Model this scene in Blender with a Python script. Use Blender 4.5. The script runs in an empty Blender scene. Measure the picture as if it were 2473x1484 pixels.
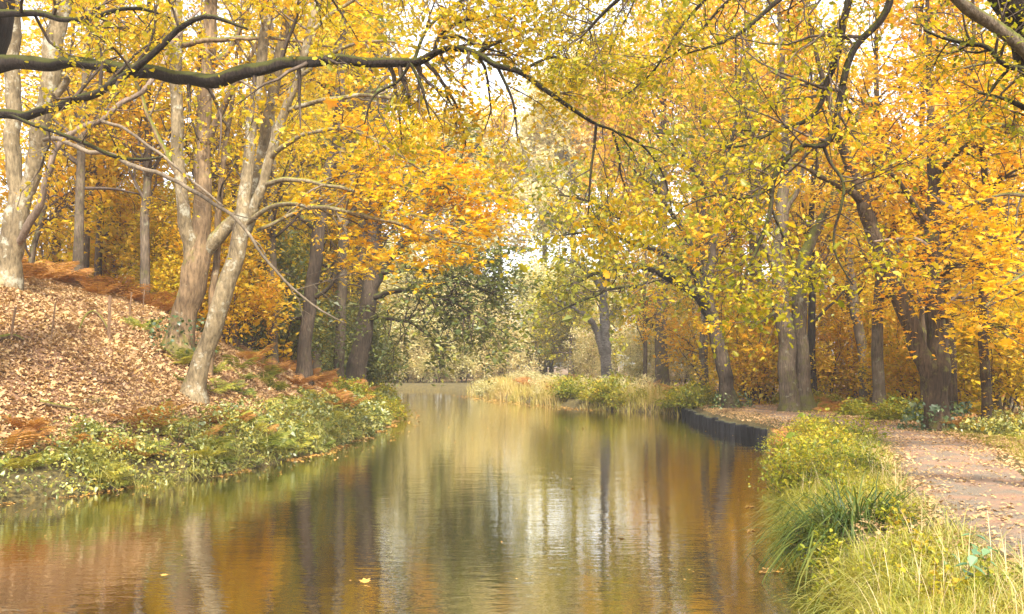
import bpy, math, random
import numpy as np
from mathutils import Vector
rng = np.random.default_rng(7)
random.seed(7)
SC = bpy.context.scene
COL = SC.collection

# ------------------------------------------------------------------ camera model (reference frame 2473 x 1484)
FW, FH, FL = 2473.0, 1484.0, 2404.0
CAMZ = 2.2
PITCH = math.atan(140.0 / FL)
cp, sp = math.cos(PITCH), math.sin(PITCH)

def P(px, py, Y):
    a = (px - FW / 2) / FL
    b = (FH / 2 - py) / FL
    d = np.array([a, cp - sp * b, sp + cp * b])
    return np.array([0, 0, CAMZ]) + d * (Y / d[1])

# ------------------------------------------------------------------ terrain
LEFT = [(-60, 4), (-25, 6.5), (-15, 10), (-11, 12.8), (-8.2, 16), (-6.5, 19), (-5.5, 22), (-4.9, 26), (-4.6, 31), (-4.8, 37), (-5.3, 45), (-6.6, 55), (-9, 63), (-16, 69), (-80, 76)]
RIGHT = [(-80, 96), (-30, 91), (-14, 88), (-6, 85), (-3.2, 81), (-2.3, 75), (-1.6, 69), (0.2, 61), (2.4, 54), (4.6, 49), (7.4, 44.2), (7.2, 38), (7.1, 33), (7.4, 29), (6.9, 25.5), (5.8, 21.5), (4.9, 18), (4.0, 14.8), (3.35, 11.8), (2.95, 9.2), (2.4, 7), (1.0, 5), (-1.5, 3.4), (-8, 1.0), (-30, -6), (-60, -8)]

def densify(pts, step=0.5):
    out = []
    pts = np.array(pts, float)
    n = len(pts)
    for i in range(n - 1):
        p0, p1, p2, p3 = pts[max(i - 1, 0)], pts[i], pts[i + 1], pts[min(i + 2, n - 1)]
        L = np.linalg.norm(p2 - p1)
        k = max(2, int(L / step)) if L < 15 else 4
        for t in np.arange(k) / k:
            out.append(0.5 * ((2 * p1) + (-p0 + p2) * t + (2 * p0 - 5 * p1 + 4 * p2 - p3) * t ** 2 + (-p0 + 3 * p1 - 3 * p2 + p3) * t ** 3))
    out.append(pts[-1])
    return np.array(out)

LE = densify(LEFT, 1.0)
RE = densify(RIGHT, 1.0)
_w = np.sin(LE[:, 1] * 2.3) * 0.12 + np.sin(LE[:, 1] * 5.1 + 1) * 0.07
LE[:, 0] += _w
POLY = np.vstack([LE, RE])
SEG_A = POLY
SEG_B = np.roll(POLY, -1, axis=0)
SEG_LEFT = np.arange(len(POLY)) < len(LE) - 1

def canal(x, y):
    """signed distance to the water's edge (positive on land), and whether the nearest bank is the left one"""
    x = np.atleast_1d(np.asarray(x, float)); y = np.atleast_1d(np.asarray(y, float))
    D = np.empty(len(x)); S = np.empty(len(x), bool)
    for c in range(0, len(x), 20000):
        px = x[c:c + 20000, None]; py = y[c:c + 20000, None]
        ax, ay = SEG_A[:, 0], SEG_A[:, 1]
        dx, dy = SEG_B[:, 0] - ax, SEG_B[:, 1] - ay
        t = np.clip(((px - ax) * dx + (py - ay) * dy) / (dx * dx + dy * dy + 1e-9), 0, 1)
        d2 = (px - ax - t * dx) ** 2 + (py - ay - t * dy) ** 2
        j = d2.argmin(1)
        d = np.sqrt(d2[np.arange(len(j)), j])
        cr = ((ay > py) != (SEG_B[:, 1] > py)) & (px < dx * (py - ay) / (dy + 1e-12) + ax)
        inside = (cr.sum(1) % 2) == 1
        D[c:c + 20000] = np.where(inside, -d, d)
        S[c:c + 20000] = SEG_LEFT[j]
    return D, S

def bumps(x, y):
    return (np.sin(x * 1.1 + y * 0.7) * np.sin(y * 0.9 - x * 0.4) + 0.6 * np.sin(x * 2.3 - y * 1.7 + 2) * np.sin(y * 2.1 + x * 0.8))

def height(x, y):
    x = np.atleast_1d(np.asarray(x, float)); y = np.atleast_1d(np.asarray(y, float))
    d, left = canal(x, y)
    hl = np.interp(d, [0, .2, .8, 2.5, 4, 6.5, 9, 12, 20, 60, 300], [0, .28, .55, 1.5, 2.55, 3.95, 4.7, 5.3, 6.2, 8, 9])
    sc = np.interp(y, [0, 30, 36, 46, 60, 75], [1, 1, .92, .55, .4, .3])
    hl = np.minimum(hl, .3) + np.maximum(hl - .3, 0) * sc + bumps(x, y) * 0.04 * np.clip(d / 2, 0, 1)
    hr = np.interp(d, [0, .2, .6, 2, 10, 30, 300], [0, .3, .44, .52, .62, .9, 1.2]) + bumps(x * .5, y * .5) * 0.03 * np.clip(d - 6, 0, 1)
    h = np.where(left, hl, hr)
    return np.where(d < 0, np.maximum(-1.3, d * 0.9), h)

def H1(x, y):
    return float(height([x], [y])[0])

# ------------------------------------------------------------------ mesh helpers
class MB:
    """collects polygons of any size and links them as ONE mesh object"""
    def __init__(s):
        s.v = []; s.p = []; s.m = []; s.sm = []; s.n = 0
    def add(s, verts, polys, mat=0, smooth=False):
        verts = np.asarray(verts, float).reshape(-1, 3)
        polys = np.asarray(polys, int)
        s.v.append(verts); s.p.append(polys + s.n); s.m.append(mat); s.sm.append(smooth); s.n += len(verts)
    def mesh(s, name, mats):
        me = bpy.data.meshes.new(name)
        V = np.vstack(s.v)
        loops = np.concatenate([p.ravel() for p in s.p])
        tot = np.concatenate([np.full(len(p), p.shape[1]) for p in s.p])
        mi = np.concatenate([np.full(len(p), m) for p, m in zip(s.p, s.m)])
        sm = np.concatenate([np.full(len(p), q) for p, q in zip(s.p, s.sm)])
        me.vertices.add(len(V)); me.vertices.foreach_set('co', V.ravel())
        me.loops.add(len(loops)); me.loops.foreach_set('vertex_index', loops.astype(np.int32))
        me.polygons.add(len(tot))
        me.polygons.foreach_set('loop_start', (np.cumsum(tot) - tot).astype(np.int32))
        me.polygons.foreach_set('loop_total', tot.astype(np.int32))
        me.polygons.foreach_set('material_index', mi.astype(np.int32))
        me.polygons.foreach_set('use_smooth', sm.astype(bool))
        for m in (mats if isinstance(mats, (list, tuple)) else [mats]):
            me.materials.append(m)
        me.update(calc_edges=True)
        return me
    def build(s, name, mats, parent=None):
        return link(name, s.mesh(name, mats), parent)

def link(name, me, parent=None):
    o = bpy.data.objects.new(name, me); COL.objects.link(o)
    if parent is not None:
        o.parent = parent
    return o

def empty(name, loc):
    o = bpy.data.objects.new(name, None); COL.objects.link(o)
    o.location = Vector(loc); o.empty_display_size = 0.3
    return o

def tag(o, label=None, cat=None, group=None, kind=None):
    if label: o['label'] = label
    if cat: o['category'] = cat
    if group: o['group'] = group
    if kind: o['kind'] = kind
    return o

def nrm(v):
    return v / (np.linalg.norm(v, axis=-1, keepdims=True) + 1e-12)

def resample(ctrl, k):
    """Catmull-Rom through control rows (any number of columns), k rows evenly spaced along the xyz length"""
    c = np.array(ctrl, float)
    if len(c) == 2:
        c = np.vstack([c[0], c.mean(0), c[1]])
    n = len(c); out = []
    for i in range(n - 1):
        p0, p1, p2, p3 = c[max(i - 1, 0)], c[i], c[i + 1], c[min(i + 2, n - 1)]
        for t in np.arange(8) / 8:
            out.append(0.5 * ((2 * p1) + (-p0 + p2) * t + (2 * p0 - 5 * p1 + 4 * p2 - p3) * t ** 2 + (-p0 + 3 * p1 - 3 * p2 + p3) * t ** 3))
    out.append(c[-1]); out = np.array(out)
    L = np.concatenate([[0], np.cumsum(np.linalg.norm(np.diff(out[:, :3], axis=0), axis=1))])
    s = np.linspace(0, L[-1], k)
    return np.stack([np.interp(s, L, out[:, j]) for j in range(out.shape[1])], 1), L[-1]

def tubes(mb, pts, rad, sides, mat=0, smooth=True, rough=0.0, cap=True):
    """sweep N polylines (N,k,3) with radii (N,k)"""
    pts = np.asarray(pts, float); rad = np.asarray(rad, float)
    N, k, _ = pts.shape
    T = nrm(np.gradient(pts, axis=1))
    ref = np.where(np.abs(T.mean(1)[:, 2:3]) > 0.75, np.array([[1.0, 0.13, 0.0]]), np.array([[0.0, 0.1, 1.0]]))[:, None, :]
    A = nrm(np.cross(T, ref)); B = np.cross(T, A)
    th = np.arange(sides) / sides * 2 * math.pi
    R = rad[:, :, None]
    if rough:
        z = np.linspace(0, 1, k)[None, :, None] * np.linalg.norm(np.diff(pts, axis=1), axis=2).sum(1)[:, None, None]
        ph = rng.uniform(0, 6.28, (N, 1, 1))
        R = R * (1 + rough * (np.sin(2 * th + z * 0.9 + ph) * .6 + np.sin(3 * th - z * 1.7 + ph * 2) * .5 + np.sin(5 * th + z * 0.6 + ph) * .35 + np.sin(z * 2.6 + ph) * .35 + np.sin(th + z * 4.3 + ph) * .3))
    ring = pts[:, :, None, :] + R[..., None] * (np.cos(th)[:, None] * A[:, :, None, :] + np.sin(th)[:, None] * B[:, :, None, :])
    V = ring.reshape(-1, 3)
    i, r, s = np.meshgrid(np.arange(N), np.arange(k - 1), np.arange(sides), indexing='ij')
    b = i * k * sides
    s2 = (s + 1) % sides
    q = np.stack([b + r * sides + s, b + r * sides + s2, b + (r + 1) * sides + s2, b + (r + 1) * sides + s], -1).reshape(-1, 4)
    n0 = mb.n
    mb.add(V, q, mat, smooth)
    if cap:
        f = (np.arange(N)[:, None] * k * sides + (k - 1) * sides + np.arange(sides)[None, :])
        mb.p.append(f + n0); mb.v.append(np.zeros((0, 3))); mb.m.append(mat); mb.sm.append(False)

# leaf outlines: u along the leaf, v across
def _sym(half):
    h = np.array(half, float)
    inner = h[1:-1][::-1] * [1, -1]
    return np.vstack([h, inner])
T_OAK = _sym([(0, 0), (.18, .09), (.30, .25), (.40, .15), (.56, .33), (.66, .20), (.80, .28), (.90, .14), (1, 0)])
T_MAPLE = _sym([(0, 0), (-.08, .30), (.14, .30), (.12, .56), (.36, .40), (.62, .62), (.60, .22), (1, 0)])
T_SIMPLE = _sym([(0, 0), (.25, .24), (.6, .28), (1, 0)])
T_LOZ = _sym([(0, 0), (.45, .34), (1, 0)])
T_LANCE = _sym([(0, 0), (.3, .13), (.7, .11), (1, 0)])

def leaves(mb, C, size, tmpl, flat=0.7, tilt=0.75, mat=0, curl=0.25, fold=0.25, jit=0.35, dirs=None):
    C = np.asarray(C, float); N = len(C)
    if N == 0: return
    n = nrm(np.array([0, 0, flat]) + rng.normal(0, tilt, (N, 3)) * 0.7)
    t = rng.normal(0, 1, (N, 3)) if dirs is None else dirs + rng.normal(0, .5, (N, 3))
    t[:, 2] -= 0.25
    u = nrm(t - (t * n).sum(1, keepdims=True) * n)
    v = np.cross(n, u)
    s = np.asarray(size * np.exp(rng.normal(0, jit, N)) if np.isscalar(size) else size)[:, None, None]
    U = tmpl[:, 0]; W = tmpl[:, 1]
    cu = (rng.normal(curl, abs(curl) * .6, N))[:, None]
    z = -cu * U[None, :] ** 2 + (rng.normal(fold, fold * .6, N))[:, None] * np.abs(W)[None, :]
    V = C[:, None, :] + s * ((U[None, :, None] - .15) * u[:, None, :] + W[None, :, None] * v[:, None, :] + z[..., None] * n[:, None, :])
    m = len(tmpl)
    mb.add(V.reshape(-1, 3), np.arange(N * m).reshape(N, m), mat)

def blades(mb, base, dirs, L, w, mat_=0, droop=.9, k=5):
    N = len(base); t = np.linspace(0, 1, k)[None, :, None]
    d = nrm(dirs); hor = d * [1, 1, 0]; side = nrm(np.cross(hor + [1e-4, 0, 0], [0, 0, 1.0]))
    L = np.asarray(L)[:, None, None]; dr = (droop * rng.uniform(.5, 1.2, N))[:, None, None]
    c = base[:, None, :] + d[:, None, :] * L * t + hor[:, None, :] * L * .25 * t ** 2 + np.array([0, 0, -1]) * L * dr * .55 * t ** 2.4
    ww = (np.asarray(w)[:, None] * np.array([.8, 1, .9, .6, .12][:k] if k == 5 else np.linspace(1, .15, k))[None, :])[..., None]
    A = c - side[:, None, :] * ww; B = c + side[:, None, :] * ww
    V = np.stack([A, B], 2).reshape(-1, 3)
    i, j = np.meshgrid(np.arange(N), np.arange(k - 1), indexing='ij'); o = (i * 2 * k + 2 * j).ravel()
    mb.add(V, np.stack([o, o + 1, o + 3, o + 2], 1), mat_, True)

# ------------------------------------------------------------------ materials
def mat(name):
    m = bpy.data.materials.new(name); m.use_nodes = True
    nt = m.node_tree; nt.nodes.clear()
    out = nt.nodes.new('ShaderNodeOutputMaterial')
    return m, nt, out

def ramp(nt, stops, fac=None):
    r = nt.nodes.new('ShaderNodeValToRGB')
    e = r.color_ramp.elements
    while len(e) < len(stops): e.new(0.5)
    for x, (p, c) in zip(e, stops):
        x.position = p; x.color = (*c, 1)
    if fac is not None: nt.links.new(fac, r.inputs[0])
    return r.outputs[0]

def noise(nt, scale, detail=3, vec=None, rough=0.55):
    n = nt.nodes.new('ShaderNodeTexNoise'); n.inputs['Scale'].default_value = scale; n.inputs['Detail'].default_value = detail
    n.inputs['Roughness'].default_value = rough
    if vec is not None: nt.links.new(vec, n.inputs['Vector'])
    return n.outputs[0]

def math_(nt, op, a, b=None, clamp=False):
    n = nt.nodes.new('ShaderNodeMath'); n.operation = op; n.use_clamp = clamp
    for i, x in enumerate((a, b)):
        if x is None: continue
        if isinstance(x, (int, float)): n.inputs[i].default_value = x
        else: nt.links.new(x, n.inputs[i])
    return n.outputs[0]

def mixc(nt, fac, a, b, mode='MIX'):
    n = nt.nodes.new('ShaderNodeMix'); n.data_type = 'RGBA'; n.blend_type = mode
    for i, x in ((0, fac), (6, a), (7, b)):
        if isinstance(x, (int, float)): n.inputs[i].default_value = x
        elif isinstance(x, tuple): n.inputs[i].default_value = (*x, 1)
        else: nt.links.new(x, n.inputs[i])
    return n.outputs[2]

def coords(nt, kind='Object', scale=None):
    t = nt.nodes.new('ShaderNodeTexCoord').outputs[kind]
    if scale:
        mp = nt.nodes.new('ShaderNodeMapping'); mp.inputs['Scale'].default_value = scale
        nt.links.new(t, mp.inputs['Vector']); t = mp.outputs[0]
    return t

def leaf_mat(name, cols, trans=0.5, gloss=0.03, clump=0.35, clump_scale=0.5, var=0.25):
    """cols: dark/green ... light/orange list picked by a random per leaf, shifted by clump and by tree"""
    m, nt, out = mat(name)
    geo = nt.nodes.new('ShaderNodeNewGeometry')
    oi = nt.nodes.new('ShaderNodeObjectInfo')
    nz = noise(nt, clump_scale, 2, geo.outputs['Position'])
    a = math_(nt, 'MULTIPLY', geo.outputs['Random Per Island'], 1 - clump)
    b = math_(nt, 'MULTIPLY', math_(nt, 'SUBTRACT', nz, 0.25), clump * 2)
    c = math_(nt, 'MULTIPLY', math_(nt, 'SUBTRACT', oi.outputs['Random'], 0.5), var)
    f = math_(nt, 'ADD', math_(nt, 'ADD', a, b), c, clamp=True)
    col = ramp(nt, [(i / (len(cols) - 1), x) for i, x in enumerate(cols)], f)
    d = nt.nodes.new('ShaderNodeBsdfDiffuse'); t = nt.nodes.new('ShaderNodeBsdfTranslucent')
    g = nt.nodes.new('ShaderNodeBsdfGlossy'); g.inputs['Roughness'].default_value = 0.45
    nt.links.new(col, d.inputs[0]); nt.links.new(mixc(nt, 1.0, col, (1.0, .96, .62), 'MULTIPLY'), t.inputs[0])
    m1 = nt.nodes.new('ShaderNodeMixShader'); m1.inputs[0].default_value = trans
    nt.links.new(d.outputs[0], m1.inputs[1]); nt.links.new(t.outputs[0], m1.inputs[2])
    m2 = nt.nodes.new('ShaderNodeMixShader'); m2.inputs[0].default_value = gloss
    nt.links.new(m1.outputs[0], m2.inputs[1]); nt.links.new(g.outputs[0], m2.inputs[2])
    nt.links.new(m2.outputs[0], out.inputs[0])
    return m

def bark_mat(name, dark, light, lichen=None, lich=0.5, moss=None, mossamt=0.0, ridge=(9, 9, 1.6), bump=0.6, rough=0.85):
    m, nt, out = mat(name)
    co = coords(nt, 'Object', ridge)
    n1 = noise(nt, 2.2, 6, co, 0.65)
    col = ramp(nt, [(.33, dark), (.66, light)], n1)
    geo = nt.nodes.new('ShaderNodeNewGeometry')
    obj_ = coords(nt, 'Object')
    pt = ramp(nt, [(.38, (.62, .58, .54)), (.62, (1.25, 1.22, 1.18))], noise(nt, 1.1, 4, obj_))
    col = mixc(nt, 1.0, col, pt, 'MULTIPLY')
    fl = ramp(nt, [(.60, (0, 0, 0)), (.68, (.8, .8, .8))], noise(nt, 7, 5, coords(nt, 'Object', (1.6, 1.6, .45)), .7))
    col = mixc(nt, fl, col, dark)
    if lichen:
        n2 = noise(nt, 3.2, 7, coords(nt, 'Object'), 0.7)
        f = ramp(nt, [(lich, (0, 0, 0)), (lich + .09, (1, 1, 1))], n2)
        col = mixc(nt, f, col, lichen)
    if moss:
        sx = nt.nodes.new('ShaderNodeSeparateXYZ'); nt.links.new(geo.outputs['Normal'], sx.inputs[0])
        n3 = noise(nt, 5, 5, coords(nt, 'Object'))
        f = math_(nt, 'ADD', math_(nt, 'MULTIPLY', sx.outputs[2], .9), math_(nt, 'SUBTRACT', n3, 1.0 - mossamt))
        f = ramp(nt, [(.05, (0, 0, 0)), (.4, (1, 1, 1))], f)
        col = mixc(nt, f, col, moss)
    pb = nt.nodes.new('ShaderNodeBsdfPrincipled'); pb.inputs['Roughness'].default_value = rough
    pb.inputs['Specular IOR Level'].default_value = 0.25
    nt.links.new(col, pb.inputs['Base Color'])
    bp = nt.nodes.new('ShaderNodeBump'); bp.inputs['Strength'].default_value = bump; bp.inputs['Distance'].default_value = 0.04
    nt.links.new(n1, bp.inputs['Height']); nt.links.new(bp.outputs[0], pb.inputs['Normal'])
    nt.links.new(pb.outputs[0], out.inputs[0])
    return m

M = {}
YEL, GRN, ORG = (.66, .43, .022), (.30, .30, .018), (.76, .30, .022)
M['oak_leaf'] = leaf_mat('oak_leaf', [(.18, .20, .010), (.38, .35, .012), (.58, .45, .014), (.72, .48, .018), (.74, .33, .018)], trans=.55)
M['yellow_leaf'] = leaf_mat('yellow_leaf', [(.34, .32, .014), (.56, .45, .014), (.72, .51, .018), (.80, .50, .022), (.80, .40, .025)], trans=.55)
M['orange_leaf'] = leaf_mat('orange_leaf', [(.58, .47, .014), (.75, .53, .016), (.81, .52, .018), (.83, .45, .018), (.78, .32, .018)], trans=.55, gloss=.04)
M['olive_leaf'] = leaf_mat('olive_leaf', [(.12, .15, .018), (.24, .25, .018), (.42, .38, .02), (.60, .46, .025), (.68, .38, .02)], trans=.5)
M['dark_leaf'] = leaf_mat('dark_leaf', [(.07, .10, .026), (.12, .16, .04), (.19, .22, .042), (.31, .30, .035), (.50, .39, .03)], trans=.4, gloss=.06)
M['pale_leaf'] = leaf_mat('pale_leaf', [(.42, .42, .20), (.64, .60, .30), (.80, .74, .42), (.84, .72, .42), (.78, .58, .34)], trans=.55)  # pale foliage, whitened further so the colour carries haze and glow at the bend
M['bramble_leaf'] = leaf_mat('bramble_leaf', [(.08, .115, .018), (.19, .22, .03), (.32, .32, .06), (.50, .41, .035), (.60, .34, .025)], trans=.35, gloss=.1, clump_scale=1.2)
M['herb_leaf'] = leaf_mat('herb_leaf', [(.09, .13, .014), (.20, .25, .016), (.36, .35, .02), (.52, .43, .025), (.56, .34, .03)], trans=.5, clump_scale=.8)
M['nettle_leaf'] = leaf_mat('nettle_leaf', [(.06, .16, .06), (.12, .24, .10), (.20, .32, .12)], trans=.4, gloss=.1)
M['fern_green'] = leaf_mat('fern_green', [(.11, .15, .02), (.24, .27, .04), (.38, .36, .06), (.50, .42, .05)], trans=.45, clump_scale=2, var=.8)
M['fern_rust'] = leaf_mat('fern_rust', [(.24, .11, .03), (.42, .19, .045), (.56, .27, .07), (.60, .36, .08)], trans=.4, clump_scale=2, var=.6)
M['sedge'] = leaf_mat('sedge', [(.02, .045, .008), (.05, .09, .012), (.11, .15, .02), (.26, .25, .04)], trans=.4, gloss=.05, clump_scale=3)
M['sedge_pale'] = leaf_mat('sedge_pale', [(.14, .18, .03), (.28, .29, .05), (.42, .38, .08), (.5, .38, .1)], trans=.4, gloss=.08, clump_scale=3)
M['grass'] = leaf_mat('grass', [(.09, .14, .018), (.20, .25, .02), (.38, .37, .03), (.50, .40, .06), (.46, .30, .09)], trans=.45, gloss=.03, clump=.5, clump_scale=3.0)
M['dry_stem'] = leaf_mat('dry_stem', [(.34, .22, .10), (.55, .40, .20), (.60, .48, .28)], trans=.2, gloss=.03)
M['reed'] = leaf_mat('reed', [(.28, .30, .04), (.50, .44, .08), (.64, .50, .16), (.66, .44, .20)], trans=.4, gloss=.03, clump=.6, clump_scale=.5)
M['ivy'] = leaf_mat('ivy', [(.02, .05, .015), (.05, .10, .025), (.12, .17, .04), (.3, .28, .04)], trans=.25, gloss=.08)
M['litter'] = leaf_mat('litter', [(.19, .10, .04), (.39, .225, .10), (.54, .345, .165), (.62, .42, .19), (.66, .36, .05)], trans=.2, gloss=.05, clump=.42, clump_scale=.9)
M['float_leaf'] = leaf_mat('float_leaf', [(.30, .13, .04), (.50, .25, .05), (.62, .34, .08), (.56, .44, .28)], trans=.1, gloss=.05)
M['bark_pale'] = bark_mat('bark_pale', (.10, .075, .042), (.29, .225, .13), (.37, .34, .25), .54, (.20, .19, .03), .22, (7, 7, 2.4), 1.1)
M['bark_tan'] = bark_mat('bark_tan', (.085, .055, .03), (.28, .19, .105), (.32, .27, .18), .6, (.13, .13, .015), .40, (7, 7, 1.4), 1.1)
M['bark_oak'] = bark_mat('bark_oak', (.010, .007, .006), (.045, .031, .023), (.08, .075, .05), .68, (.055, .055, .008), .5, (14, 14, 3), .9)  # dark oak bark, lowered further to put the limbs' backlit shade into the colour
M['bark_grey'] = bark_mat('bark_grey', (.06, .045, .032), (.19, .145, .10), (.24, .22, .15), .58, (.12, .12, .02), .5, (12, 12, 1.6), .9)
M['bark_brown'] = bark_mat('bark_brown', (.028, .020, .014), (.11, .08, .056), (.15, .14, .095), .62, (.09, .09, .015), .4, (12, 12, 1.6), 1.0)
M['bark_mossy'] = bark_mat('bark_mossy', (.03, .02, .013), (.12, .08, .048), (.13, .12, .03), .56, (.12, .115, .012), .38, (12, 12, 1.6), .9)
M['bark_dead'] = bark_mat('bark_dead', (.12, .085, .06), (.32, .24, .18), (.30, .22, .17), .62, None, 0, (10, 10, 1.2), .6)
M['bark_silver'] = bark_mat('bark_silver', (.06, .055, .05), (.27, .255, .24), (.08, .07, .06), .62, None, 0, (3, 3, 9), .4)
M['twig'] = bark_mat('twig', (.05, .036, .028), (.13, .095, .07), None, .6, None, 0, (6, 6, 2), .3)
M['twig_pale'] = bark_mat('twig_pale', (.10, .075, .05), (.24, .19, .13), None, .6, None, 0, (6, 6, 2), .3)
M['pile_wood'] = bark_mat('pile_wood', (.004, .004, .006), (.018, .018, .024), None, .6, (.06, .06, .03), .2, (14, 14, 1.5), .8)
M['stake_wood'] = bark_mat('stake_wood', (.14, .085, .05), (.30, .19, .11), (.3, .27, .2), .6, None, 0, (20, 20, 2), .5)

# ------------------------------------------------------------------ growing branches
def grow(start, d, L, r0, k=6, wig=0.25, trop=(0, 0, 0.0), taper=0.25):
    N = len(start)
    pts = np.empty((N, k, 3)); pts[:, 0] = start
    d = nrm(d); st = (np.asarray(L) / (k - 1))[:, None]
    for i in range(1, k):
        d = nrm(d + rng.normal(0, wig, (N, 3)) + np.asarray(trop))
        pts[:, i] = pts[:, i - 1] + d * st
    rad = np.asarray(r0)[:, None] * np.linspace(1, taper, k)[None, :]
    return pts, rad

def spawn(pts, rad, per, tmin=0.25, tmax=1.0, ang=(40, 75), bias=(0, 0, .2), seglen=None):
    """children along N polylines: per may be a number per polyline"""
    N, k, _ = pts.shape
    cnt = np.full(N, per) if np.isscalar(per) else np.asarray(per)
    cnt = np.floor(cnt + rng.uniform(0, 1, N)).astype(int)
    idx = np.repeat(np.arange(N), cnt)
    n = len(idx)
    tn = tmin if np.isscalar(tmin) else np.asarray(tmin)[idx]
    t = tn + (tmax - tn) * rng.uniform(0, 1, n) ** 0.85
    f = t * (k - 1); i = np.minimum(f.astype(int), k - 2); w = (f - i)[:, None]
    p = pts[idx, i] * (1 - w) + pts[idx, i + 1] * w
    r = rad[idx, i] * (1 - w[:, 0]) + rad[idx, i + 1] * w[:, 0]
    tan = nrm(pts[idx, i + 1] - pts[idx, i])
    side = rng.normal(0, 1, (n, 3)); side = nrm(side - (side * tan).sum(1, keepdims=True) * tan)
    a = np.radians(rng.uniform(*ang, n))[:, None]
    return p, nrm(tan * np.cos(a) + side * np.sin(a) + np.asarray(bias)), r, t, idx

def foliage(mb, pts, rad, style, mat_leaf=0, mat_twig=1):
    """sub-branches, twigs and leaves on (N,k,3) limbs. style keys: n1,l1,n2,l2,leaves,size,tmpl"""
    s = dict(n1=6, l1=(1.0, 2.2), n2=5, l2=(.4, .9), lv=9, size=.11, tmpl=T_OAK, tmin=.25, trop1=(0, 0, .03), trop2=(0, 0, -.06), bias1=(0, 0, .15), spread=.07, flat=.7, tilt=.75, rk=.55, bare=0.0, ang1=(40, 75))
    s.update(style)
    p, d, r, t, idx = spawn(pts, rad, s['n1'], s['tmin'], 1.0, s['ang1'], s['bias1'])
    if len(p) == 0: return
    L = rng.uniform(*s['l1'], len(p)) * (1.15 - .45 * t)
    P1, R1 = grow(p, d, L, np.clip(r * s['rk'], .005, .035), 7, .20, s['trop1'], .22)
    tubes(mb, P1, R1, 4, mat_twig)
    p, d, r, t, idx = spawn(P1, R1, s['n2'], .15, 1.0, (30, 65), (0, 0, 0))
    P2, R2 = grow(p, d, rng.uniform(*s['l2'], len(p)), np.clip(r * .6, .0025, .008), 5, .25, s['trop2'], .4)
    tubes(mb, P2, R2, 3, mat_twig, cap=False)
    # leaves
    keep = rng.uniform(0, 1, len(P2)) >= s['bare']
    Q = P2[keep]
    n = len(Q); lv = s['lv']
    f = rng.uniform(.25, 1, (n, lv)) * 4; i = np.minimum(f.astype(int), 3); w = (f - i)[..., None]
    a = np.arange(n)[:, None]
    C = (Q[a, i] * (1 - w) + Q[a, i + 1] * w).reshape(-1, 3) + rng.normal(0, s['spread'], (n * lv, 3))
    C = np.vstack([C, P1[:, -1]])
    leaves(mb, C, s['size'], s['tmpl'], s['flat'], s['tilt'], mat_leaf)

def px_stem(rows, depth0=None):
    out = []
    for r in rows:
        p = P(r[0], r[1], r[2]); out.append([*p, r[3] * .5 / FL * r[2]])
    return out

def stem_mesh(rows, k, sides, rough=.05, flare=0.0, world=False):
    ctrl = rows if world else px_stem(rows)
    pr, L = resample(ctrl, k)
    pts, rad = pr[:, :3].copy(), pr[:, 3].copy()
    if flare:
        s = np.linspace(0, L, k)
        rad = rad * (1 + flare * np.exp(-s / .35))
        pts = np.vstack([pts[0] - [0, 0, .35], pts]); rad = np.concatenate([[rad[0] * 1.15], rad])
    return pts, rad, L

def sub(o, root):
    o.parent = root
    o.matrix_parent_inverse.identity()
    return o

def hero_tree(name, label, cat, base, stems, barkm, leafm, style, group=None, twig='twig', crown=True):
    """stems: list of dict(rows, part, flare, leaf (bool/float), k, bark, style). Coordinates become local to the base."""
    b = np.array(base)
    root = empty(name, b)
    tag(root, label, cat, group)
    mb = MB(); any_leaf = False; trunk = None
    for st in stems:
        rows = st['rows']
        part = st.get('part', 'limb')
        sides = st.get('sides', 14 if part in ('trunk', 'stem') else 9)
        k = st.get('k', 34 if part in ('trunk', 'stem') else 26)
        pts, rad, L = stem_mesh(rows, k, sides, flare=st.get('flare', 0), world=st.get('world', False))
        # crooked wobble on limbs so that they do not look like smooth pipes
        wob = st.get('wob', .5 if part == 'limb' else .25)
        s = np.linspace(0, L, len(pts))[:, None]
        ph = rng.uniform(0, 6.28, (1, 3))
        pts = pts + (np.sin(s * 3.1 + ph) * .6 + np.sin(s * 6.7 + ph * 1.7) * .4) * np.minimum(rad[:, None] * wob, .05)
        pts = pts - b
        m = MB()
        tubes(m, pts[None], rad[None], sides, 0, True, st.get('rough', .06))
        o = m.build(part, M[st.get('bark', barkm)], trunk if (part == 'limb' and trunk) else root)
        if part == 'trunk' and trunk is None: trunk = o
        if st.get('label'): o['label'] = st['label']
        lf = st.get('leaf', 1.0)
        if lf and crown:
            any_leaf = True
            sty = dict(style); sty.update(st.get('style', {}))
            sty['n1'] = sty.get('n1d', 1.6) * L * lf * (1 - sty.get('tmin', .25))
            foliage(mb, pts[None], rad[None], sty)
    if any_leaf:
        mb.build('crown', [M[leafm], M[twig]], root)
    return root

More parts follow.
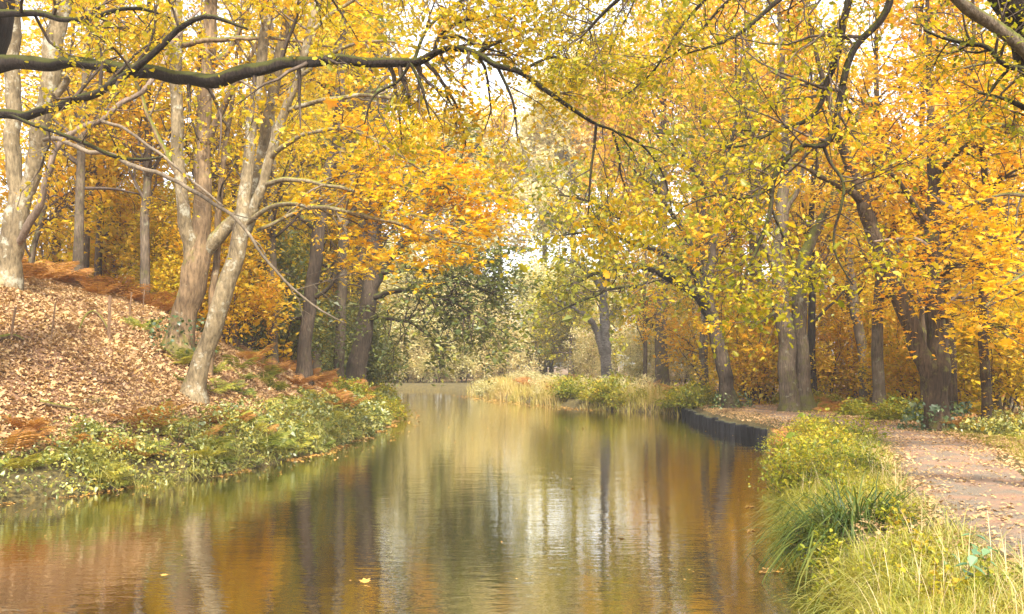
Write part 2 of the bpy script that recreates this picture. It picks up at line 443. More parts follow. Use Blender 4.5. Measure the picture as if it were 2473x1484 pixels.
# ------------------------------------------------------------------ ground, path, water
def axis(segs):
    out = []
    for a, b, st in segs:
        out.append(np.arange(a, b, st))
    out.append([segs[-1][1]])
    return np.concatenate(out)
gx = axis([(-420, -80, 34), (-80, -30, 2.5), (-30, -14, .6), (-14, 12, .25), (12, 30, .8), (30, 80, 3), (80, 420, 34)])
gy = axis([(-120, -12, 9), (-12, 5, 1.0), (5, 50, .25), (50, 90, .5), (90, 160, 3.5), (160, 520, 36)])
GX, GY = np.meshgrid(gx, gy)
gz = height(GX.ravel(), GY.ravel())
mb = MB()
nx, ny = len(gx), len(gy)
ii, jj = np.meshgrid(np.arange(ny - 1), np.arange(nx - 1), indexing='ij')
a = (ii * nx + jj).ravel()
mb.add(np.stack([GX.ravel(), GY.ravel(), gz], 1), np.stack([a, a + 1, a + nx + 1, a + nx], 1), 0, True)
m, nt, out = mat('forest_floor')
geo = nt.nodes.new('ShaderNodeNewGeometry')
at = nt.nodes.new('ShaderNodeAttribute'); at.attribute_name = 'zone'
n1 = noise(nt, 9, 8, geo.outputs['Position'], .7); n2 = noise(nt, 1.1, 4, geo.outputs['Position'])
lit = ramp(nt, [(.35, (.10, .05, .028)), (.55, (.27, .145, .075)), (.7, (.44, .26, .13))], n1)
soil = ramp(nt, [(.35, (.035, .028, .012)), (.55, (.12, .09, .025)), (.7, (.25, .17, .04))], n1)
col = mixc(nt, at.outputs['Fac'], soil, lit)
pb = nt.nodes.new('ShaderNodeBsdfPrincipled'); pb.inputs['Roughness'].default_value = .95
nt.links.new(col, pb.inputs['Base Color'])
bp = nt.nodes.new('ShaderNodeBump'); bp.inputs['Distance'].default_value = .06; nt.links.new(n1, bp.inputs['Height']); nt.links.new(bp.outputs[0], pb.inputs['Normal'])
nt.links.new(pb.outputs[0], out.inputs[0])
M['floor'] = m
me = mb.mesh('ground', M['floor'])
dd, ll = canal(GX.ravel(), GY.ravel())
zone = np.where(ll, np.clip((dd - .9) / 1.2, 0, 1), np.clip((dd - 9) / 6, 0, .6))
at_ = me.attributes.new('zone', 'FLOAT', 'POINT'); at_.data.foreach_set('value', zone.astype(np.float32))
tag(link('ground', me), kind='structure')

# towpath
PC, _ = resample([(3.9, -8), (4.6, 0), (4.95, 6), (5.35, 9.5), (6.05, 12.5), (7.1, 16), (8.35, 19.5), (9.2, 23), (9.5, 27), (9.3, 32), (9.4, 38), (9.9, 44), (10.4, 52), (10, 62), (9, 74), (8, 90)], 220)
PT = nrm(np.gradient(PC, axis=0)); PN = np.stack([PT[:, 1], -PT[:, 0]], 1)
def path_w(i):
    return .90 + .10 * np.sin(i * .31) + .06 * np.sin(i * .83)
mb = MB(); K = 15
ids = np.arange(len(PC))
u = np.linspace(-1, 1, K)
px_ = PC[:, None, :] + PN[:, None, :] * (u[None, :, None] * path_w(ids)[:, None, None])
pz = height(px_[..., 0].ravel(), px_[..., 1].ravel()) + .028 + np.tile(.035 * (1 - u ** 2) + .012 * np.sin(u * 9) - .03 * (np.abs(u) > .97), len(PC))
i, j = np.meshgrid(np.arange(len(PC) - 1), np.arange(K - 1), indexing='ij'); a = (i * K + j).ravel()
mb.add(np.concatenate([px_.reshape(-1, 2), pz[:, None]], 1), np.stack([a, a + 1, a + K + 1, a + K], 1), 0, True)
m, nt, out = mat('path_gravel')
geo = nt.nodes.new('ShaderNodeNewGeometry')
n1 = noise(nt, 38, 6, geo.outputs['Position'], .75); n2 = noise(nt, 1.6, 5, geo.outputs['Position'])
col = ramp(nt, [(.32, (.075, .056, .038)), (.5, (.185, .142, .098)), (.68, (.32, .26, .19))], n1)
col = mixc(nt, ramp(nt, [(.42, (0, 0, 0)), (.62, (1, 1, 1))], n2), col, (.30, .17, .10))
pb = nt.nodes.new('ShaderNodeBsdfPrincipled'); pb.inputs['Roughness'].default_value = .9
nt.links.new(col, pb.inputs['Base Color'])
bp = nt.nodes.new('ShaderNodeBump'); bp.inputs['Distance'].default_value = .02; nt.links.new(n1, bp.inputs['Height']); nt.links.new(bp.outputs[0], pb.inputs['Normal'])
nt.links.new(pb.outputs[0], out.inputs[0]); M['path'] = m
tag(mb.build('path', M['path']), kind='structure')
def path_dist(x, y):
    x = np.asarray(x); y = np.asarray(y)
    return np.sqrt(((x[:, None] - PC[None, :, 0]) ** 2 + (y[:, None] - PC[None, :, 1]) ** 2).min(1))

# water
m, nt, out = mat('canal_water')
geo = nt.nodes.new('ShaderNodeNewGeometry')
mp = nt.nodes.new('ShaderNodeMapping'); mp.inputs['Scale'].default_value = (1.0, 2.2, 1.0); nt.links.new(geo.outputs['Position'], mp.inputs['Vector'])
w1 = noise(nt, 3.2, 3, mp.outputs[0], .5); w2 = noise(nt, .55, 2, mp.outputs[0])
w3 = noise(nt, 11, 2, mp.outputs[0], .5)
wv = math_(nt, 'ADD', math_(nt, 'ADD', math_(nt, 'MULTIPLY', w1, .55), math_(nt, 'MULTIPLY', w3, .16)), w2)
pb = nt.nodes.new('ShaderNodeBsdfPrincipled')
pb.inputs['Base Color'].default_value = (.014, .011, .003, 1); pb.inputs['Roughness'].default_value = .025; pb.inputs['IOR'].default_value = 1.33
bp = nt.nodes.new('ShaderNodeBump'); bp.inputs['Strength'].default_value = .11; bp.inputs['Distance'].default_value = .05
nt.links.new(wv, bp.inputs['Height']); nt.links.new(bp.outputs[0], pb.inputs['Normal']); gl = nt.nodes.new('ShaderNodeBsdfGlossy'); gl.inputs['Roughness'].default_value = .03; gl.inputs['Color'].default_value = (.96, .93, .86, 1); nt.links.new(bp.outputs[0], gl.inputs['Normal'])
lw = nt.nodes.new('ShaderNodeLayerWeight'); lw.inputs[0].default_value = .5
fr = nt.nodes.new('ShaderNodeMapRange'); nt.links.new(lw.outputs['Facing'], fr.inputs[0])
for i_, v_ in zip((1, 2, 3, 4), (.45, .95, .30, .92)): fr.inputs[i_].default_value = v_
ms = nt.nodes.new('ShaderNodeMixShader'); nt.links.new(fr.outputs[0], ms.inputs[0]); nt.links.new(pb.outputs[0], ms.inputs[1]); nt.links.new(gl.outputs[0], ms.inputs[2])
nt.links.new(ms.outputs[0], out.inputs[0]); M['water'] = m
mb = MB(); mb.add([(-90, -14, 0), (14, -14, 0), (14, 98, 0), (-90, 98, 0)], [[0, 1, 2, 3]])
tag(mb.build('water', M['water']), kind='structure')

# ------------------------------------------------------------------ named trees
OAK = dict(n1d=5.2, l1=(.7, 1.8), n2=7, l2=(.3, .8), lv=13, size=.066, tmpl=T_OAK, tmin=.2, trop2=(0, 0, -.10), spread=.07)
MAP = dict(n1d=2.4, l1=(1.0, 2.4), n2=6, l2=(.35, .9), lv=11, size=.097, tmpl=T_MAPLE, tmin=.2, flat=1.1, tilt=.6, trop1=(0, 0, -.01), trop2=(0, 0, -.05), spread=.10)

def gbase(px, Y, dx=0):
    x = P(px, 900, Y)[0]
    return (x, Y, H1(x, Y))

def ground_first(rows):
    """the first control row is put on the ground under its own pixel column"""
    x, Y, z = gbase(rows[0][0], rows[0][2])
    p = px_stem(rows); p[0][:3] = [x, Y, z - .05]
    return p, (x, Y, z)

def T(rows, **kw):
    d = dict(rows=px_stem(rows), world=True); d.update(kw); return d

def hero(name, label, cat, trunk_rows, others, barkm, leafm, style, trunk=None, **kw):
    p, base = ground_first(trunk_rows)
    t = dict(rows=p, world=True, part='trunk', flare=.45, leaf=0); t.update(trunk or {})
    return hero_tree(name, label, cat, base, [t] + others, barkm, leafm, style, **kw)

HANG = dict(trop1=(0, 0, -.09), trop2=(0, 0, -.16), bias1=(0, 0, -.5), n1d=3.0, l1=(.6, 1.7))
# overhanging oak on the left bank: its trunk stands just left of the frame
hero('oak_tree', 'dark mossy oak reaching one long thick limb over the canal from the left', 'tree',
     [(-150, 690, 17.4, 150), (-125, 450, 17.3, 128), (-85, 250, 17.1, 126), (-28, 60, 17, 104), (-5, -120, 17, 80), (30, -320, 17, 50)],
     [T([(-70, 175, 17, 70.0), (20, 150, 16.9, 36.8), (80, 152, 16.8, 33.6), (200, 155, 16.3, 31.2), (340, 172, 15.8, 32.8), (430, 188, 15.4, 33.6), (510, 193, 15, 32.0), (600, 172, 14.7, 29.6), (700, 155, 14.4, 28.0), (800, 143, 14, 25.6), (880, 150, 13.8, 24.0), (960, 154, 13.6, 24.0), (1010, 148, 13.5, 22.4), (1060, 122, 13.3, 19.2), (1110, 118, 13.2, 17.6), (1160, 135, 13.1, 16.0), (1200, 160, 13, 14.4), (1255, 175, 12.9, 13.6), (1300, 205, 12.8, 12.0), (1350, 240, 12.7, 11.2), (1400, 275, 12.6, 9.6), (1440, 300, 12.5, 7.2), (1490, 320, 12.4, 5.6), (1530, 370, 12.3, 3.2)],
        k=120, sides=14, leaf=1.0, rough=.13, wob=.3, style=dict(HANG, tmin=.35, n1d=2.6, bias1=(0, .5, -.5))),
      T([(1440, 300, 12.5, 8), (1435, 360, 12.5, 7), (1425, 430, 12.4, 6), (1420, 520, 12.4, 3)], style=HANG, leaf=1.6),
      T([(1490, 320, 12.4, 7), (1550, 350, 12.3, 6), (1600, 420, 12.2, 5), (1625, 520, 12.1, 3)], style=HANG, leaf=1.6),
      T([(1480, 318, 12.4, 7), (1495, 370, 12.4, 7), (1500, 420, 12.4, 5), (1520, 480, 12.4, 3)], style=HANG, leaf=1.6),
      T([(990, 155, 13.5, 9), (960, 200, 13.5, 7), (900, 235, 13.4, 6), (880, 300, 13.4, 3)], style=HANG, leaf=1.5),
      T([(990, 155, 13.5, 9), (1020, 220, 13.4, 7), (1040, 290, 13.4, 4)], style=HANG, leaf=1.5),
      T([(-110, 276, 17.1, 36), (0, 274, 16.6, 27), (60, 276, 16.2, 24), (120, 266, 15.9, 21), (180, 246, 15.6, 21), (230, 222, 15.3, 19), (290, 190, 15, 18), (350, 152, 14.8, 17), (385, 122, 14.7, 16), (410, 88, 14.6, 15), (440, 60, 14.5, 14), (490, 40, 14.4, 12), (540, 50, 14.3, 10), (600, 72, 14.2, 5)], k=44, leaf=.5, rough=.09, style=dict(tmin=.45)),
      T([(-25, 45, 17, 30), (20, 30, 16.5, 19), (90, 34, 16.3, 16), (150, 48, 16, 15), (210, 45, 15.7, 13), (280, 26, 15.4, 11), (340, 22, 15.2, 9), (410, 44, 15, 4)], leaf=.7),
      T([(20, 276, 16.4, 10), (110, 312, 16, 10), (200, 345, 15.8, 10), (270, 375, 15.5, 9), (340, 387, 15.3, 7), (395, 379, 15.2, 4)], leaf=.15),
      T([(1050, 124, 13.3, 11), (1060, 92, 13.3, 9), (1085, 66, 13.2, 8), (1130, 46, 13.2, 7), (1200, 38, 13.1, 4)]),
      T([(1150, 132, 13.1, 10), (1230, 90, 13.6, 8), (1310, 70, 14, 6), (1390, 85, 14.4, 5), (1450, 140, 14.8, 3)], leaf=1.5),
      T([(1255, 175, 12.9, 9), (1330, 140, 13.6, 7), (1420, 160, 14.3, 5), (1500, 200, 14.9, 3)], leaf=1.4),
      T([(1000, 150, 13.5, 9), (1040, 60, 14, 8), (1120, 0, 14.6, 6), (1230, -30, 15, 4)], leaf=1.7),
      T([(1200, 160, 13, 8), (1240, 250, 13, 6), (1250, 340, 13, 3)], leaf=1.8, style=HANG),
      T([(1062, 95, 13.3, 8), (1110, 90, 13.2, 7), (1150, 110, 13.2, 6), (1220, 130, 13.1, 4)]),
      T([(-10, -130, 17, 50), (150, -180, 16, 36), (400, -150, 15, 26), (700, -110, 14, 18), (1000, -80, 13, 10), (1250, -40, 12.5, 5)], style=dict(HANG, tmin=.15), leaf=1.0)],
     'bark_oak', 'oak_leaf', OAK)

# overhanging oak on the right of the towpath
hero('oak_tree', 'dark oak at the top right corner with crooked branches hanging over the water', 'tree',
     [(2850, 1290, 12, 170), (2780, 900, 11.8, 140), (2680, 480, 11.4, 130), (2550, 180, 11, 122), (2470, 40, 10.8, 112), (2400, -90, 10.8, 92), (2330, -180, 10.8, 70), (2230, -225, 10.8, 46), (2130, -215, 10.8, 30), (2030, -170, 10.9, 20)],
     [T([(2570, 230, 10.6, 56), (2473, 122, 10.2, 38), (2405, 66, 10.1, 34), (2345, 28, 10, 33), (2290, -30, 9.9, 28), (2200, -150, 9.8, 18), (2120, -210, 9.8, 8)], leaf=.5, bark='bark_grey', style=dict(tmin=.6)),
      T([(2235, -215, 10.7, 26), (2165, -70, 10.6, 21), (2150, 10, 10.6, 19), (2120, 62, 10.6, 18), (2070, 112, 10.6, 17), (2040, 180, 10.6, 17), (2020, 260, 10.6, 16), (2017, 310, 10.6, 15), (1990, 350, 10.6, 14), (1940, 352, 10.6, 12), (1895, 395, 10.5, 12), (1870, 440, 10.5, 12), (1862, 500, 10.4, 11), (1840, 570, 10.3, 9), (1810, 640, 10.2, 7), (1780, 720, 10.1, 4)], k=50, style=dict(tmin=.25)),
      T([(2130, -214, 10.8, 24), (2062, -60, 10.9, 20), (2050, 10, 10.9, 18), (2035, 62, 10.9, 17), (2022, 140, 10.9, 15), (2000, 200, 10.9, 14), (1980, 255, 10.9, 12), (1940, 295, 10.8, 11), (1880, 315, 10.8, 9), (1800, 350, 10.7, 6), (1740, 355, 10.6, 4)], k=40),
      T([(1990, 350, 10.6, 10), (2005, 390, 10.6, 8), (2035, 440, 10.5, 8), (2030, 500, 10.4, 7), (2015, 560, 10.4, 6), (2020, 620, 10.3, 5), (2060, 690, 10.2, 3)]),
      T([(1872, 450, 10.5, 8), (1800, 480, 10.4, 6), (1730, 470, 10.3, 4), (1650, 500, 10.2, 3)]),
      T([(1862, 500, 10.4, 7), (1900, 590, 10.3, 6), (1930, 680, 10.2, 3)]),
      T([(2330, -180, 10.8, 28), (2100, -120, 11, 22), (1960, -60, 11, 16), (1875, 5, 11, 12), (1800, 70, 11, 10), (1740, 105, 11, 8), (1660, 130, 11, 4)], k=32, style=dict(tmin=.3)),
      T([(1980, -70, 11, 12), (1850, -60, 11.2, 10), (1760, 0, 11.3, 8), (1680, 90, 11.4, 6), (1600, 150, 11.5, 3)]),
      T([(2030, -170, 10.9, 18), (1800, -150, 11.5, 14), (1600, -70, 12, 11), (1480, 10, 12.2, 9), (1400, 90, 12.4, 6), (1330, 135, 12.5, 3)], k=34, leaf=1.6, style=dict(tmin=.3)),
      T([(1640, -90, 11.9, 10), (1560, -60, 12.4, 9), (1420, -50, 12.9, 7), (1300, -10, 13.3, 5), (1220, 60, 13.6, 3)], k=30, leaf=1.7),
      T([(1800, -150, 11.5, 11), (1720, -20, 11.8, 9), (1640, 70, 12, 7), (1580, 170, 12.1, 5), (1500, 240, 12.2, 3)], k=30, leaf=1.4),
      T([(2575, 170, 10.9, 24), (2440, 162, 10.5, 15), (2390, 117, 10.6, 13), (2330, 105, 10.7, 11), (2270, 90, 10.8, 8), (2230, 72, 10.8, 5)]),
      T([(2620, 330, 11, 18), (2473, 262, 10.6, 13), (2420, 240, 10.7, 9), (2360, 225, 10.7, 5)]),
      T([(2440, 165, 10.6, 9), (2400, 210, 10.5, 7), (2370, 260, 10.4, 4)], leaf=.6)],
     'bark_oak', 'oak_leaf', dict(OAK, n1d=6.8, l1=(.5, 1.7), n2=7, l2=(.25, .65), lv=10, size=.05, spread=.06), trunk=dict(k=44, leaf=0))

# pale trees of the left bank
hero('sycamore_tree', 'pale smooth tree with two stems at the left edge above the leafy slope', 'tree',
     [(-4, 712, 24, 74), (14, 650, 24, 62), (22, 600, 24, 54), (30, 560, 24, 44), (35, 470, 24, 38), (32, 350, 24, 37), (30, 200, 24, 35), (30, 50, 24, 33), (28, -80, 24, 28), (25, -250, 24, 16)],
     [T([(20, 640, 24, 46), (48, 540, 23.9, 42), (85, 380, 23.8, 42), (112, 250, 23.6, 45), (130, 120, 23.5, 43), (150, 20, 23.4, 40), (170, -80, 23.3, 32), (200, -260, 23.2, 18)], part='stem', leaf=.7, style=dict(tmin=.55)),
      T([(135, 230, 23.5, 22), (160, 195, 23.4, 14), (150, 175, 23.2, 9)], leaf=0, rough=.2),
      T([(150, 30, 23.4, 22), (185, -20, 23.3, 16), (260, -120, 23, 10)], leaf=.8),
      T([(40, 595, 24, 18), (75, 540, 23.5, 20), (110, 440, 23.3, 17), (140, 362, 23.2, 16), (175, 318, 23.2, 15), (240, 290, 23.3, 14), (300, 250, 23.4, 13), (350, 215, 23.5, 12), (400, 140, 23.7, 10), (430, 90, 23.8, 9), (480, 20, 24, 6)], leaf=0, bark='bark_dead', k=40, wob=1.0, label='grey dead bare limb with peeled wood'),
      T([(106, 338, 23.4, 10), (125, 333, 23, 12), (150, 340, 22.5, 12), (210, 365, 21.8, 11), (270, 375, 21, 11), (330, 405, 20.2, 11), (400, 425, 19.4, 10), (470, 465, 18.6, 10), (560, 520, 17.8, 9), (600, 565, 17.4, 8), (640, 625, 17, 7), (700, 690, 16.6, 6), (760, 740, 16.3, 5), (830, 780, 16, 3)], k=50, leaf=.7, bark='twig_pale', label='long bare drooping branch',
        style=dict(tmin=.55, bare=1.0, n2=5, l1=(.8, 2.0), trop1=(0, 0, -.03), size=.05)),
      T([(240, 290, 23.3, 10), (300, 312, 22.6, 8), (370, 360, 21.8, 7), (450, 425, 21, 6), (540, 500, 20.3, 4)], leaf=.3, bark='twig_pale', style=dict(bare=.9))],
     'bark_pale', 'yellow_leaf', dict(MAP, n1d=1.3), trunk=dict(leaf=.7, style=dict(tmin=.55)), twig='twig_pale')

hero('sycamore_tree', 'stout tan trunk dividing into three pale stems halfway up the leafy slope', 'tree',
     [(425, 850, 26, 72), (440, 790, 26, 62), (460, 700, 26, 60), (472, 640, 26, 60), (483, 590, 26, 54), (488, 510, 26, 42), (490, 400, 26, 38), (492, 290, 26, 36), (502, 180, 26, 34), (508, 60, 26, 30), (512, -80, 26, 26), (515, -260, 26, 16)],
     [T([(466, 640, 26, 44), (462, 590, 25.9, 40), (450, 545, 25.8, 34), (436, 450, 25.6, 30), (428, 330, 25.5, 30), (425, 200, 25.4, 28), (426, 50, 25.3, 26), (425, -100, 25.2, 20), (420, -260, 25, 12)], part='stem', leaf=.7, bark='bark_pale', style=dict(tmin=.5)),
      T([(476, 640, 26.1, 40), (508, 590, 26.1, 38), (545, 552, 26, 34), (585, 510, 25.9, 29), (615, 440, 25.8, 28), (640, 330, 25.6, 27), (662, 210, 25.2, 25), (690, 60, 25, 21), (715, -50, 25, 18), (760, -250, 25, 12)], part='stem', leaf=.7, bark='bark_pale', style=dict(tmin=.55)),
      T([(490, 360, 26, 20), (525, 290, 25.8, 17), (552, 235, 25.6, 15), (590, 170, 25.4, 12), (640, 60, 25.2, 9), (690, -60, 25, 5)], leaf=.8),
      T([(508, 160, 26, 18), (560, 110, 26.4, 14), (590, 40, 26.6, 11), (620, -60, 27, 6)], leaf=.8),
      T([(430, 420, 25.5, 14), (380, 330, 26, 11), (340, 230, 26.4, 9), (300, 120, 27, 5)], leaf=1.0),
      T([(428, 110, 25.4, 16), (500, 100, 25, 13), (600, 92, 24.6, 11), (720, 100, 24.2, 8), (830, 120, 24, 4)], leaf=.8)],
     'bark_tan', 'yellow_leaf', dict(MAP, n1d=1.4), trunk=dict(leaf=.7, k=44, rough=.08, style=dict(tmin=.6)), twig='twig_pale')

ORS = dict(n1d=4.0, l1=(.9, 2.2), tmin=.25, size=.10, lv=12, flat=1.4, tilt=.5)
hero('sycamore_tree', 'slanting pale trunk rooted lowest on the slope with orange sprays over the water', 'tree',
     [(462, 955, 24, 54), (480, 900, 24, 45), (510, 800, 24, 42), (540, 710, 24, 42), (565, 640, 24, 42), (580, 560, 24, 38), (590, 500, 24, 33), (597, 420, 24, 30), (605, 330, 24, 28), (620, 220, 24, 26), (640, 80, 24, 24), (655, -30, 24, 22), (680, -250, 24, 12)],
     [T([(575, 600, 24, 26), (592, 555, 24, 26), (615, 500, 23.9, 26), (640, 440, 23.8, 24), (652, 370, 23.7, 24), (680, 290, 23.6, 22), (715, 200, 23.5, 20), (745, 90, 23.4, 18), (775, -20, 23.3, 16), (820, -250, 23.2, 8)], part='stem', leaf=.7, style=dict(tmin=.5)),
      T([(590, 545, 24, 15), (640, 510, 23.6, 13), (690, 492, 23.3, 12), (760, 500, 22.8, 11), (850, 514, 22.3, 10), (950, 538, 21.8, 8), (1050, 572, 21.3, 6), (1150, 596, 20.8, 4)], k=36, style=ORS),
      T([(640, 445, 23.8, 15), (720, 435, 23.2, 12), (800, 450, 22.7, 10), (880, 470, 22.2, 9), (980, 514, 21.7, 7), (1080, 548, 21.2, 5), (1180, 572, 20.9, 3)], k=36, style=ORS),
      T([(652, 380, 23.7, 15), (720, 332, 23.2, 12), (800, 312, 22.9, 10), (900, 335, 22.5, 8), (1000, 400, 22.1, 6), (1120, 480, 21.6, 4)], k=32, style=ORS),
      T([(690, 272, 23.6, 13), (790, 240, 23, 11), (900, 232, 22.5, 9), (1020, 262, 22, 6), (1130, 330, 21.5, 4)], k=32, style=dict(ORS, n1d=2.2)),
      T([(620, 560, 24, 10), (700, 520, 24.3, 9), (790, 470, 24.6, 8), (880, 420, 25, 6), (1000, 400, 25.4, 4)], k=30, style=dict(ORS, n1d=1.6)),
      T([(720, 190, 23.5, 12), (820, 120, 23, 10), (930, 100, 22.6, 7), (1060, 130, 22, 4)], k=28, style=dict(ORS, n1d=2.0)),
      T([(750, 80, 23.4, 11), (850, 0, 23, 9), (980, -40, 22.5, 6), (1120, -20, 22, 3)], k=28, style=dict(ORS, n1d=1.8))],
     'bark_pale', 'orange_leaf', MAP, trunk=dict(leaf=.6, k=50, style=dict(tmin=.6)), twig='twig_pale')

hero('sycamore_sapling', 'thin tan stem standing just behind the slanting pale trunk', 'tree',
     [(505, 800, 26.5, 20), (515, 700, 26.5, 17), (525, 600, 26.5, 16), (530, 480, 26.4, 14), (545, 350, 26.3, 12), (560, 250, 26.2, 10), (575, 100, 26, 7), (590, -60, 26, 3)],
     [], 'bark_tan', 'yellow_leaf', dict(MAP, n1d=1.6), trunk=dict(leaf=1, flare=.2, style=dict(tmin=.4)))

hero('oak_tree', 'dark straight grey trunk behind the rusty bracken on the left bank', 'tree',
     [(732, 895, 36, 36), (740, 800, 36, 33), (752, 700, 36, 32), (765, 600, 36, 31), (775, 530, 36, 30), (790, 430, 36, 28), (815, 330, 36, 25), (822, 200, 36, 20), (830, 50, 36, 14), (845, -120, 36, 6)],
     [T([(770, 560, 36, 16), (720, 520, 36.5, 12), (660, 500, 37, 8), (600, 510, 37.5, 4)]),
      T([(785, 450, 36, 16), (850, 400, 35.5, 12), (920, 380, 35, 8), (1000, 330, 34.5, 4)]),
      T([(752, 720, 36, 13), (800, 690, 35.6, 9), (830, 640, 35.3, 6), (870, 610, 35, 3)]),
      T([(818, 250, 36, 16), (760, 180, 36.4, 11), (700, 80, 37, 6)]),
      T([(745, 760, 36, 12), (690, 770, 36.4, 9), (640, 750, 36.8, 7), (590, 700, 37.2, 4)], leaf=.9)],
     'bark_brown', 'yellow_leaf', dict(MAP, n1d=1.9, l1=(1.2, 3), size=.15), trunk=dict(leaf=.8, style=dict(tmin=.35)))

hero('ash_tree', 'slim straight grey trunk beside the leaning oak at the water on the left', 'tree',
     [(812, 952, 46, 28), (820, 850, 46, 26), (825, 720, 46, 24), (828, 600, 46, 23), (825, 480, 46, 22), (822, 340, 46, 19), (825, 200, 46, 15), (830, 60, 46, 9), (835, -40, 46, 4)],
     [T([(826, 560, 46, 12), (870, 480, 45.6, 9), (930, 420, 45.2, 6), (990, 340, 45, 3)]),
      T([(824, 420, 46, 12), (780, 330, 46.5, 9), (740, 240, 47, 5)])],
     'bark_grey', 'yellow_leaf', dict(MAP, n1d=1.8, l1=(1.5, 3.2), size=.2, lv=6, tmpl=T_SIMPLE), trunk=dict(leaf=.9, style=dict(tmin=.5)))

DK = dict(n1d=6.0, l1=(1.4, 3.2), n2=7, l2=(.6, 1.2), lv=8, size=.17, tmpl=T_LOZ, tmin=.15, trop1=(0, 0, -.05), trop2=(0, 0, -.1), spread=.16)
hero('oak_tree', 'leaning oak at the water on the left with a dark green drooping crown', 'tree',
     [(850, 948, 47, 52), (868, 860, 47, 45), (885, 760, 47, 42), (898, 660, 47, 40), (905, 560, 47, 34), (905, 470, 47, 27), (915, 350, 47, 19), (930, 220, 47, 11), (940, 100, 47, 5)],
     [T([(893, 710, 47, 30), (930, 640, 46.6, 27), (975, 585, 46, 23), (1040, 500, 45, 17), (1100, 420, 44.5, 12), (1160, 340, 44, 6)], rough=.1),
      T([(895, 720, 47, 16), (980, 700, 45.5, 12), (1060, 715, 44.2, 9), (1150, 760, 43, 6), (1235, 815, 42, 3)], style=DK),
      T([(915, 660, 46.7, 15), (1000, 650, 45.4, 12), (1080, 665, 44.2, 8), (1190, 710, 43, 4)], style=DK),
      T([(885, 770, 47, 13), (950, 770, 46, 10), (1010, 790, 45.2, 7), (1070, 840, 44.6, 4)], style=DK),
      T([(975, 585, 46, 16), (1050, 580, 45, 12), (1130, 610, 44, 8), (1215, 650, 43.2, 4)], style=DK),
      T([(905, 500, 47, 16), (1000, 420, 46.4, 11), (1090, 340, 46, 6)], style=DK),
      T([(905, 470, 47, 16), (850, 380, 47.5, 11), (800, 300, 48, 5)])],
     'bark_brown', 'dark_leaf', dict(MAP, n1d=2.0, l1=(1.5, 3.2), size=.18, lv=8, tmpl=T_LOZ), trunk=dict(leaf=.7, flare=.3, style=dict(tmin=.5)))

# trees of the right bank
hero('birch_tree', 'forked silver trunk farthest along the right bank before the hazy bend', 'tree',
     [(1470, 940, 72, 32), (1464, 880, 72, 27), (1461, 800, 72, 25), (1458, 740, 72, 21), (1455, 660, 72, 15), (1450, 560, 72, 9), (1445, 470, 72, 4)],
     [T([(1457, 855, 72, 20), (1440, 800, 71.6, 16), (1418, 765, 71, 14), (1385, 745, 70.5, 10), (1340, 720, 70, 5)]),
      T([(1460, 780, 72, 10), (1490, 750, 71.6, 7), (1530, 735, 71, 4)]),
      T([(1456, 700, 72, 14), (1400, 640, 71, 9), (1340, 620, 70, 4)]),
      T([(1456, 690, 72, 12), (1510, 620, 71, 8), (1560, 560, 70, 4)])],
     'bark_silver', 'olive_leaf', dict(MAP, n1d=2.2, l1=(1.6, 3.6), n2=6, l2=(.7, 1.4), size=.26, lv=8, tmpl=T_LOZ, spread=.25), trunk=dict(leaf=1, style=dict(tmin=.45)))

AR = dict(bias1=(0, 0, .4), n1d=3.6, l1=(1.0, 2.8), n2=6, l2=(.5, 1.0), lv=8, size=.15, tmpl=T_LOZ, tmin=.2, trop1=(0, 0, -.02), spread=.13)
hero('oak_tree', 'dark oak by the timber piles leaning left and arching its limbs over the canal', 'tree',
     [(1768, 985, 39, 42), (1754, 930, 39, 37), (1738, 840, 39, 35), (1716, 760, 39, 33), (1708, 700, 38.9, 24), (1725, 580, 38.8, 18), (1750, 430, 39, 12), (1780, 270, 39, 7), (1790, 140, 39, 3)],
     [T([(1718, 770, 39, 28), (1692, 722, 38.5, 27), (1650, 690, 38, 24), (1590, 657, 37.5, 20), (1520, 642, 37, 15), (1440, 662, 36.5, 10), (1370, 690, 36, 5)], k=34),
      T([(1705, 740, 38.7, 20), (1680, 670, 38.4, 18), (1640, 630, 38, 15), (1570, 600, 37.6, 13), (1500, 575, 37.2, 10), (1430, 560, 36.8, 7), (1350, 570, 36.5, 4)], k=34),
      T([(1590, 657, 37.5, 12), (1540, 690, 37, 10), (1470, 700, 36.5, 8), (1400, 730, 36, 6), (1330, 760, 35.6, 3)]),
      T([(1570, 600, 37.6, 11), (1500, 530, 37, 9), (1430, 490, 36.5, 7), (1350, 470, 36, 4)]),
      T([(1710, 680, 38.9, 15), (1650, 560, 38.4, 12), (1590, 470, 38, 8), (1520, 400, 37.5, 4)]),
      T([(1725, 560, 38.8, 13), (1800, 470, 39.4, 9), (1860, 400, 40, 5)]),
      T([(1735, 520, 38.8, 12), (1680, 420, 38.3, 9), (1610, 330, 37.6, 5)])],
     'bark_oak', 'olive_leaf', AR, trunk=dict(leaf=.7, flare=.35, bark='bark_brown', style=dict(tmin=.55)))

